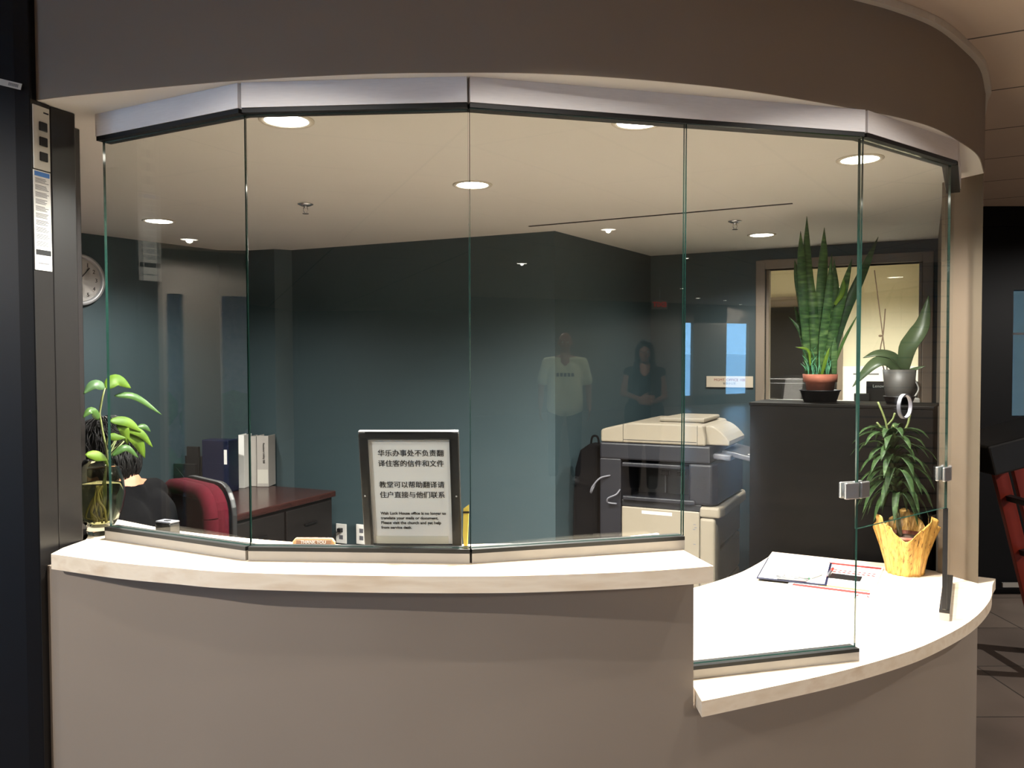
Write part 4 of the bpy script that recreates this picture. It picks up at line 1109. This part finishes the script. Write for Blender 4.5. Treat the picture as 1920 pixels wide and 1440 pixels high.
MB().box(0.006, w - 0.008, 0.010, d - 0.010, 0.0042, 0.0056).build('paper_sheet', 'paper', t)
MB().box(w * .30, w * .72, 0.004, 0.028, 0.0057, 0.012).build('clip_plate', 'chrome', t, bevel=0.002)
m = MB().tube([(w * .28, 0.022, 0.012), (w * .74, 0.022, 0.012)], 0.005).tube([(w * .36, 0.012, 0.010), (w * .38, 0.045, 0.013), (w * .62, 0.045, 0.013), (w * .64, 0.012, 0.010)], 0.0022)
m.build('clip_lever', 'chrome', t, smooth=True)
m = MB()
for k in range(3): m.box(w * .15, w * (.4 + .1 * k), d * (.80 - .03 * k), d * (.805 - .03 * k), 0.0057, 0.006)
m.build('printed_lines', 'greyink', t)
a = Vector((1.205, 3.120)); b = Vector((1.275, 3.235)); 
t = thing('pen', 'red pen lying on the white sheet of the clipboard', 'pen', (a.x, a.y, ZL_ + 0.0185), math.atan2((b - a).y, (b - a).x))
L = (b - a).length
MB().tube([(0, 0, 0), (0.008, 0, 0), (L * .62, 0, 0)], [0.0015, 0.0045, 0.0048], n=10).build('barrel', 'greyplastic', t, smooth=True)
MB().tube([(L * .62, 0, 0), (L * .97, 0, 0), (L, 0, 0)], [0.0052, 0.0052, 0.003], n=10).build('cap', 'red', t, smooth=True)
MB().tube([(-0.004, 0, 0), (0.006, 0, 0)], [0.0008, 0.003], n=8).build('tip', 'red', t)
t = thing('pen', 'green and white pen lying beside the clip on the clipboard', 'pen', (1.125, 3.085, ZL_ + 0.0185), R(40))
MB().tube([(0, 0, 0), (0.01, 0, 0), (0.09, 0, 0)], [0.001, 0.004, 0.004], n=10).build('barrel', 'whiteplastic', t, smooth=True)
MB().tube([(-0.03, 0, 0), (0, 0, 0)], [0.004, 0.0045], n=10).build('cap', 'teargreen', t, smooth=True)

# ------------------------------------------------------------------ burgundy chair
t = thing('office_chair', 'burgundy upholstered office chair beside the seated person', 'chair', (-1.46, 3.06, 0), R(-45))
# local: front of the seat faces -y ; backrest at +y
def rrect(w, h, r, n=6):
    out = []
    for cx, cz, a0 in ((w / 2 - r, h - r, 0), (-w / 2 + r, h - r, 90), (-w / 2 + r, r, 180), (w / 2 - r, r, 270)):
        for k in range(n + 1):
            a = R(a0 + 90 * k / n); out.append((cx + r * math.cos(a), cz + r * math.sin(a)))
    return out
XZ = Matrix(((1, 0, 0, 0), (0, 0, -1, 0), (0, 1, 0, 0), (0, 0, 0, 1)))
MB().prism(rrect(0.47, 0.56, 0.12), -0.31, -0.25, M=Matrix.Translation((0, 0, 0.56)) @ XZ).build('backrest', 'burgundy', t, bevel=0.022, segs=3)
loop = [Vector((x, 0.245, z + 0.56)) for x, z in rrect(0.41, 0.50, 0.09)]
loop = [p + Vector((0, 0, 0.03)) for p in loop]
MB().tube(loop + [loop[0]], 0.032, n=10, cap=False).build('back_bolster', 'burgundy', t, smooth=True)
MB().prism(rrect(0.50, 0.48, 0.10), 0.42, 0.50, M=Matrix.Translation((0, -0.26, 0))).build('seat', 'burgundy', t, bevel=0.03, segs=3)
MB().prism(rrect(0.48, 0.57, 0.12), -0.335, -0.312, M=Matrix.Translation((0, 0, 0.555)) @ XZ).build('back_shell', 'black', t, bevel=0.006)
MB().box(-0.04, 0.04, 0.24, 0.34, 0.38, 0.62).box(-0.04, 0.04, -0.05, 0.34, 0.37, 0.41).build('back_bracket', 'black', t, bevel=0.01)
MB().tube([(0, -0.02, 0.10), (0, -0.02, 0.42)], 0.028).build('gas_column', 'black', t, smooth=True)
for k in range(5):
    a = 2 * PI * k / 5
    lg = MB().tube([(0, -0.02, 0.11), (0.27 * math.cos(a), -0.02 + 0.27 * math.sin(a), 0.075)], [0.028, 0.018]).build('base_leg', 'black', t, smooth=True)
    MB().ball((0.27 * math.cos(a), -0.02 + 0.27 * math.sin(a), 0.032), 0.032).build('caster', 'black', lg, smooth=True)

# ------------------------------------------------------------------ people
def remesh(mb, name, material, parent, vox=0.009, smooth_it=6):
    o = mb.build(name, material, None, smooth=True)
    md = o.modifiers.new('r', 'REMESH'); md.mode = 'VOXEL'; md.voxel_size = vox; md.use_smooth_shade = True
    if smooth_it:
        md = o.modifiers.new('s', 'SMOOTH'); md.factor = 0.5; md.iterations = smooth_it
    bake(o)
    for p in o.data.polygons: p.use_smooth = True
    o.parent = parent
    return o

def limb(m, pts, rs):
    for (a, b), (ra, rb) in zip(zip(pts[:-1], pts[1:]), zip(rs[:-1], rs[1:])):
        m.tube([a, b], [ra, rb], n=14)
    for p, r in zip(pts, rs): m.ball(p, r * 0.995, n=14, m=8)

def hand(m, wrist, d, side, curl=0.5, palm_n=(0, 0, -1)):
    """palm with four fingers and a thumb; d = pointing direction"""
    d = Vector(d).normalized(); n = Vector(palm_n); n = (n - d * n.dot(d)).normalized(); s = d.cross(n) * side
    w = Vector(wrist)
    for k in range(4):
        off = (k - 1.5) * 0.019
        base = w + d * 0.085 + s * off
        limb(m, [w + d * 0.01 + s * off * 0.7, base], [0.014, 0.0115])
        L = (0.062, 0.072, 0.068, 0.052)[k]
        c1 = base + (d * math.cos(curl * .5) + n * math.sin(curl * .5)) * L * .45
        c2 = c1 + (d * math.cos(curl) + n * math.sin(curl)) * L * .32
        c3 = c2 + (d * math.cos(curl * 1.5) + n * math.sin(curl * 1.5)) * L * .26
        limb(m, [base, c1, c2, c3], [0.0098, 0.0088, 0.008, 0.007])
    tb = w + d * 0.03 - s * 0.026
    t1 = tb + (d * .7 - s * .7).normalized() * 0.035
    t2 = t1 + (d * .9 - s * .3 + n * .3).normalized() * 0.030
    limb(m, [w + d * 0.01 - s * 0.012, tb, t1, t2], [0.016, 0.013, 0.0105, 0.009])

def person(label, loc, rz, J, tops='paleshirt', legs='darktrouser', hair='short', sleeve='short', female=False, group=None, head_turn=0, head_nod=0):
    """local frame: faces -y.  J holds joint positions."""
    t = thing('person', label, 'person', loc, rz, group)
    H = Vector(J['head'])
    HM = Matrix.Rotation(R(head_turn), 3, 'Z') @ Matrix.Rotation(R(head_nod), 3, 'X')
    def hp(x, y, z): return H + HM @ Vector((x, y, z))
    b = MB()
    M3 = HM.to_4x4()
    b.ball(hp(0, 0.012, 0.025), (0.074, 0.092, 0.088), M=HM)
    b.ball(hp(0, -0.022, -0.035), (0.060, 0.066, 0.075), M=HM)
    b.ball(hp(0, -0.052, -0.085), (0.030, 0.026, 0.022), M=HM)
    b.tube([hp(0, -0.080, 0.012), hp(0, -0.103, -0.030)], [0.008, 0.014], n=10); b.ball(hp(0, -0.100, -0.032), 0.0145)
    for s in (-1, 1):
        b.ball(hp(s * 0.076, 0.012, -0.008), (0.012, 0.020, 0.032), M=HM)
        b.ball(hp(s * 0.030, -0.078, 0.022), (0.022, 0.012, 0.008), M=HM)
        b.ball(hp(s * 0.038, -0.062, -0.030), (0.022, 0.020, 0.020), M=HM)
    b.ball(hp(0, -0.084, -0.056), (0.024, 0.010, 0.006), M=HM); b.ball(hp(0, -0.083, -0.066), (0.021, 0.010, 0.006), M=HM)
    nk = Vector(J['neck'])
    limb(b, [H + Vector((0, 0.02, -0.05)), nk], [0.054 if not female else 0.048, 0.060 if not female else 0.052])
    ch, wa_, pe = Vector(J['chest']), Vector(J['waist']), Vector(J['pelvis'])
    kf = 0.9 if female else 1.0
    shl, shr = Vector(J['sh'][0]), Vector(J['sh'][1])
    limb(b, [nk, ch], [0.06, 0.10]); 
    for a in (shl, shr): limb(b, [nk + Vector((0, 0.01, -0.02)), a], [0.05, 0.052])
    for s in (-0.075 * kf, 0.075 * kf):
        o_ = (shr - shl).normalized() * s
        limb(b, [ch + o_, wa_ + o_ * .8, pe + o_], [0.105 * kf, 0.098 * kf, 0.115 * kf])
    for i in (0, 1):
        sh, el, wr = Vector(J['sh'][i]), Vector(J['el'][i]), Vector(J['wr'][i])
        limb(b, [sh, el, wr], [0.050 * kf, 0.038 * kf, 0.026 * kf])
        hand(b, wr, J['hd'][i], 1 if i else -1, palm_n=J.get('pn', [(0, 0, -1)] * 2)[i])
        hi_, kn, an = Vector(J['hip'][i]), Vector(J['kn'][i]), Vector(J['an'][i])
        limb(b, [hi_, kn, an], [0.088, 0.056, 0.038])
        limb(b, [an + Vector((0, 0.03, -0.04)), an + Vector((0, -0.14, -0.055))], [0.034, 0.028])
    body = remesh(b, 'body', 'skin', t, 0.0075, 5)
    for s in (-1, 1):
        e = MB().ball(hp(s * 0.031, -0.0775, 0.004), 0.0105).build('eye', 'whiteplastic', t, smooth=True)
        MB().ball(hp(s * 0.031, -0.0865, 0.004), (0.005, 0.003, 0.005)).build('iris', 'ink', e, smooth=True)
    # clothing
    c = MB()
    g = 0.014
    for s in (-0.08 * kf, 0.08 * kf):
        o_ = (shr - shl).normalized() * s
        limb(c, [ch + o_ + Vector((0, 0, 0.02)), wa_ + o_ * .95, pe + o_ + Vector((0, 0, -0.06 if sleeve == 'short' else -0.02))], [0.108 * kf + g, 0.102 * kf + g + (0.012 if not female else -0.01), 0.116 * kf + g])
    for i, a in enumerate((shl, shr)):
        limb(c, [nk + Vector((0, 0.012, -0.035)), a], [0.058, 0.058])
        el, wr = Vector(J['el'][i]), Vector(J['wr'][i])
        if sleeve == 'long': limb(c, [a, el, wr - (wr - el).normalized() * 0.02], [0.060, 0.052, 0.038])
        elif sleeve == 'short': limb(c, [a, a.lerp(el, .72)], [0.064, 0.066])
    limb(c, [nk + Vector((0, 0.012, -0.045)), ch], [0.070, 0.11])
    if female:
        for i in (0, 1):
            limb(c, [Vector(J['hip'][i]) + Vector((0, 0, 0.06)), Vector(J['hip'][i]) + Vector((0, 0, -0.04))], [0.118, 0.120])
    remesh(c, 'shirt' if not female else 'top', tops, t, 0.010, 4)
    if True:
        c = MB()
        for i in (0, 1):
            hi_, kn, an = Vector(J['hip'][i]), Vector(J['kn'][i]), Vector(J['an'][i])
            limb(c, [pe + Vector((hi_ - pe) * .6), hi_, kn, an + (kn - an).normalized() * 0.03], [0.112, 0.102, 0.074, 0.058])
        remesh(c, 'trousers', legs if not female else 'blackcloth', t, 0.011, 3)
    for i in (0, 1):
        an = Vector(J['an'][i]); c = MB()
        limb(c, [an + Vector((0, 0.035, -0.045)), an + Vector((0, -0.06, -0.045)), an + Vector((0, -0.15, -0.055))], [0.042, 0.044, 0.034])
        remesh(c, 'shoe', 'shoe' if not female else 'black', t, 0.010, 2)
    h = MB()
    if hair == 'short':
        h.ball(hp(0, 0.026, 0.050), (0.082, 0.092, 0.080), M=HM)
        h.ball(hp(0, 0.060, -0.010), (0.072, 0.050, 0.075), M=HM)
        h.ball(hp(0, -0.030, 0.092), (0.060, 0.050, 0.028), M=HM)
        for s in (-1, 1): h.ball(hp(s * 0.066, 0.030, 0.015), (0.018, 0.045, 0.055), M=HM)
    elif hair == 'full':
        h.ball(hp(0, 0.036, 0.046), (0.096, 0.112, 0.092), M=HM)
        h.ball(hp(0, 0.084, -0.030), (0.092, 0.078, 0.092), M=HM)
        for k in range(26):
            a = random.uniform(0, 2 * PI); e = random.uniform(0.1, 1.4)
            h.ball(hp(0.092 * math.cos(e) * math.cos(a), 0.045 + 0.105 * math.cos(e) * math.sin(a), 0.046 + 0.088 * math.sin(e)), (0.020, 0.020, 0.013), M=HM)
        h.ball(hp(0, -0.040, 0.088), (0.066, 0.056, 0.036), M=HM)
        for s in (-1, 1): h.ball(hp(s * 0.072, 0.026, 0.0), (0.026, 0.056, 0.080), M=HM)
    elif hair == 'thin':
        h.ball(hp(0, 0.045, 0.020), (0.079, 0.074, 0.072), M=HM)
        for s in (-1, 1): h.ball(hp(s * 0.066, 0.030, 0.015), (0.014, 0.040, 0.040), M=HM)
    else:
        h.ball(hp(0, 0.026, 0.046), (0.090, 0.100, 0.090), M=HM)
        h.ball(hp(0, 0.070, -0.08), (0.088, 0.056, 0.16), M=HM)
        for s in (-1, 1):
            h.ball(hp(s * 0.078, 0.010, -0.05), (0.028, 0.050, 0.13), M=HM)
            h.ball(hp(s * 0.088, -0.01, -0.15), (0.034, 0.045, 0.070), M=HM)
        h.ball(hp(0, -0.030, 0.094), (0.064, 0.052, 0.030), M=HM)
    remesh(h, 'hair', 'hair', t, 0.009, 2)
    if hair == 'full':
        h = MB()
        for k in range(460):
            a = random.uniform(0.15 * PI, 0.85 * PI) if k % 3 else random.uniform(0, 2 * PI); e = random.uniform(-0.1, 1.5)
            pts = []
            for q in range(5):
                ee = e - 0.16 * q; aa = a + random.uniform(-.06, .06)
                lift = 1.0 + 0.02 * q * random.random()
                pts.append(hp(0.099 * lift * math.cos(ee) * math.cos(aa), 0.052 + 0.116 * lift * math.cos(ee) * math.sin(aa), 0.034 + 0.108 * lift * math.sin(ee)))
            h.tube(pts, [0.0012, 0.0022, 0.0022, 0.0018, 0.0008], n=4)
        for k in range(260):
            a = random.uniform(-0.1 * PI, 1.1 * PI); e = random.uniform(-0.4, 0.9)
            pts = []
            for q in range(5):
                ee = max(-1.1, e - 0.16 * q); aa = a + random.uniform(-.06, .06)
                pts.append(hp(0.094 * math.cos(ee) * math.cos(aa), 0.084 + 0.080 * math.cos(ee) * math.sin(aa), -0.030 + 0.094 * math.sin(ee) - 0.001 * q))
            h.tube(pts, [0.0012, 0.0022, 0.0022, 0.0018, 0.0008], n=4)
        tag(h.build('hair_strands', 'hair', t, smooth=True), kind='stuff')
    return t

# seated clerk
SJ = dict(head=(0, -0.085, 1.245), neck=(0, 0.03, 1.14), chest=(0, 0.05, 0.98), waist=(0, 0.04, 0.76), pelvis=(0, 0.0, 0.60),
          sh=[(-0.165, 0.03, 1.085), (0.165, 0.03, 1.085)], el=[(-0.22, -0.10, 0.80), (0.22, -0.10, 0.80)], wr=[(-0.12, -0.30, 0.83), (0.12, -0.30, 0.83)],
          hd=[(0.25, -1, 0.0), (-0.25, -1, 0.0)], hip=[(-0.09, 0.0, 0.575), (0.09, 0.0, 0.575)], kn=[(-0.12, -0.40, 0.54), (0.12, -0.40, 0.54)], an=[(-0.12, -0.40, 0.10), (0.12, -0.40, 0.10)])
person('black-haired person in a black top seated behind the vase, turned away', (-1.465, 3.03, 0), R(-100), SJ, tops='blackcloth', hair='full', sleeve='long', head_nod=10, head_turn=-6)
# two visitors in the lobby, seen in the glass
MJ = dict(head=(0, -0.02, 1.63), neck=(0, 0.0, 1.47), chest=(0, 0.0, 1.28), waist=(0, -0.02, 1.08), pelvis=(0, 0, 0.95),
          sh=[(-0.20, 0, 1.40), (0.20, 0, 1.40)], el=[(-0.27, 0.02, 1.12), (0.27, 0.02, 1.12)], wr=[(-0.28, -0.05, 0.88), (0.28, -0.05, 0.88)],
          hd=[(0.02, -0.12, -1), (-0.02, -0.12, -1)], pn=[(1, 0, 0), (-1, 0, 0)], hip=[(-0.10, 0, 0.92), (0.10, 0, 0.92)], kn=[(-0.12, -0.01, 0.50), (0.12, -0.01, 0.50)], an=[(-0.13, 0.02, 0.10), (0.13, 0.02, 0.10)])
def face_to(p, q): return math.atan2(q[0] - p[0], -(q[1] - p[1]))
pm = (4.05, -4.08); pw = (4.35, -3.0)
man = person('man in a pale printed T-shirt and dark trousers, mirrored in the glass', (*pm, 0), face_to(pm, (0.2, 2.1)), MJ, hair='thin', sleeve='short')
m = MB()
for k in range(5): m.box(-0.10 + k * 0.042, -0.07 + k * 0.042, -0.136, -0.128, 1.245, 1.285)
m.build('shirt_print', 'ink', man)
WJ = dict(head=(0, -0.02, 1.53), neck=(0, 0.0, 1.385), chest=(0, 0.0, 1.21), waist=(0, 0, 1.03), pelvis=(0, 0, 0.90),
          sh=[(-0.165, 0, 1.32), (0.165, 0, 1.32)], el=[(-0.215, 0.02, 1.06), (0.225, -0.02, 1.10)], wr=[(-0.08, -0.20, 1.02), (0.04, -0.20, 1.05)],
          hd=[(1, -0.2, 0.1), (-1, -0.2, 0.1)], pn=[(0, 1, 0), (0, 1, 0)], hip=[(-0.09, 0, 0.87), (0.09, 0, 0.87)], kn=[(-0.09, -0.01, 0.47), (0.09, -0.01, 0.47)], an=[(-0.09, 0.02, 0.10), (0.09, 0.02, 0.10)])
person('woman with shoulder-length dark hair in a sleeveless black top, mirrored in the glass', (*pw, 0), face_to(pw, (0.4, 2.1)), WJ, tops='blackcloth', hair='long', sleeve='none', female=True)

# ------------------------------------------------------------------ stepladder by the black door
t = thing('step_ladder', 'orange-red stepladder with black riveted cap leaning by the black door', 'stepladder', (2.535, 4.0, 0), 0)
sl_ = R(14.5)
LM = Matrix.Translation((0.29, 0, 0)) @ Matrix.Rotation(-sl_, 4, 'Y')
HT = 1.125
for k, x in enumerate((0.0, 0.105)):
    MB().box(x, x + 0.078, 0.0, 0.03, 0.03, HT, M=LM).build('rail', 'ladder', t, bevel=0.004)
    MB().box(x, x + 0.078, 0.36, 0.39, 0.03, HT, M=LM).build('rail', 'ladder', t, bevel=0.004)
for k in range(3): MB().box(0.030, 0.062, 0.03, 0.36, 0.25 + 0.3 * k, 0.28 + 0.3 * k, M=LM).build('step', 'black', t, bevel=0.003)
cap_ = MB().box(-0.20, 0.30, -0.02, 0.41, HT - 0.02, HT + 0.13, M=LM).build('cap', 'black', t, bevel=0.01)
for x, z in ((-0.02, 0.03), (0.075, 0.05), (0.09, 0.005), (0.2, 0.03)):
    MB().ball(LM @ Vector((x, -0.021, HT + z)), (0.008, 0.004, 0.008)).build('rivet', 'chrome', cap_, smooth=True)
for x in (0.0, 0.105): 
    for y in (-0.003, 0.357): MB().box(x - 0.004, x + 0.076, y, y + 0.036, 0.0, 0.03, M=LM).build('foot', 'black', t, bevel=0.003)
MB().box(3.28, 3.52, 5.44, 5.455, 0.06, 0.09).build('light_gap_strip', 'sillmetal', None)  # pale strip stands in for the light leaking under the door
tag(bpy.data.objects['light_gap_strip'], 'short bright strip standing in for light leaking under the black door', 'light gap')
# exit sign in the lobby, seen mirrored
t = thing('exit_sign', 'small red EXIT sign hanging in the lobby, mirrored in the glass', 'exit sign', (8.45, -7.85, 2.30), face_to((8.45, -7.85), (0.5, 2)))
MB().box(-0.14, 0.14, -0.03, 0.03, -0.08, 0.08).build('housing', 'whiteplastic', t, bevel=0.006)
MB().box(-0.01, 0.01, -0.01, 0.01, 0.08, 0.295).build('hanger', 'whiteplastic', t)
text('lettering', 'EXIT', 0.12, 'exitred', t, (0, -0.031, 0), (PI / 2, 0, 0), ext=0.001, off=0.003)
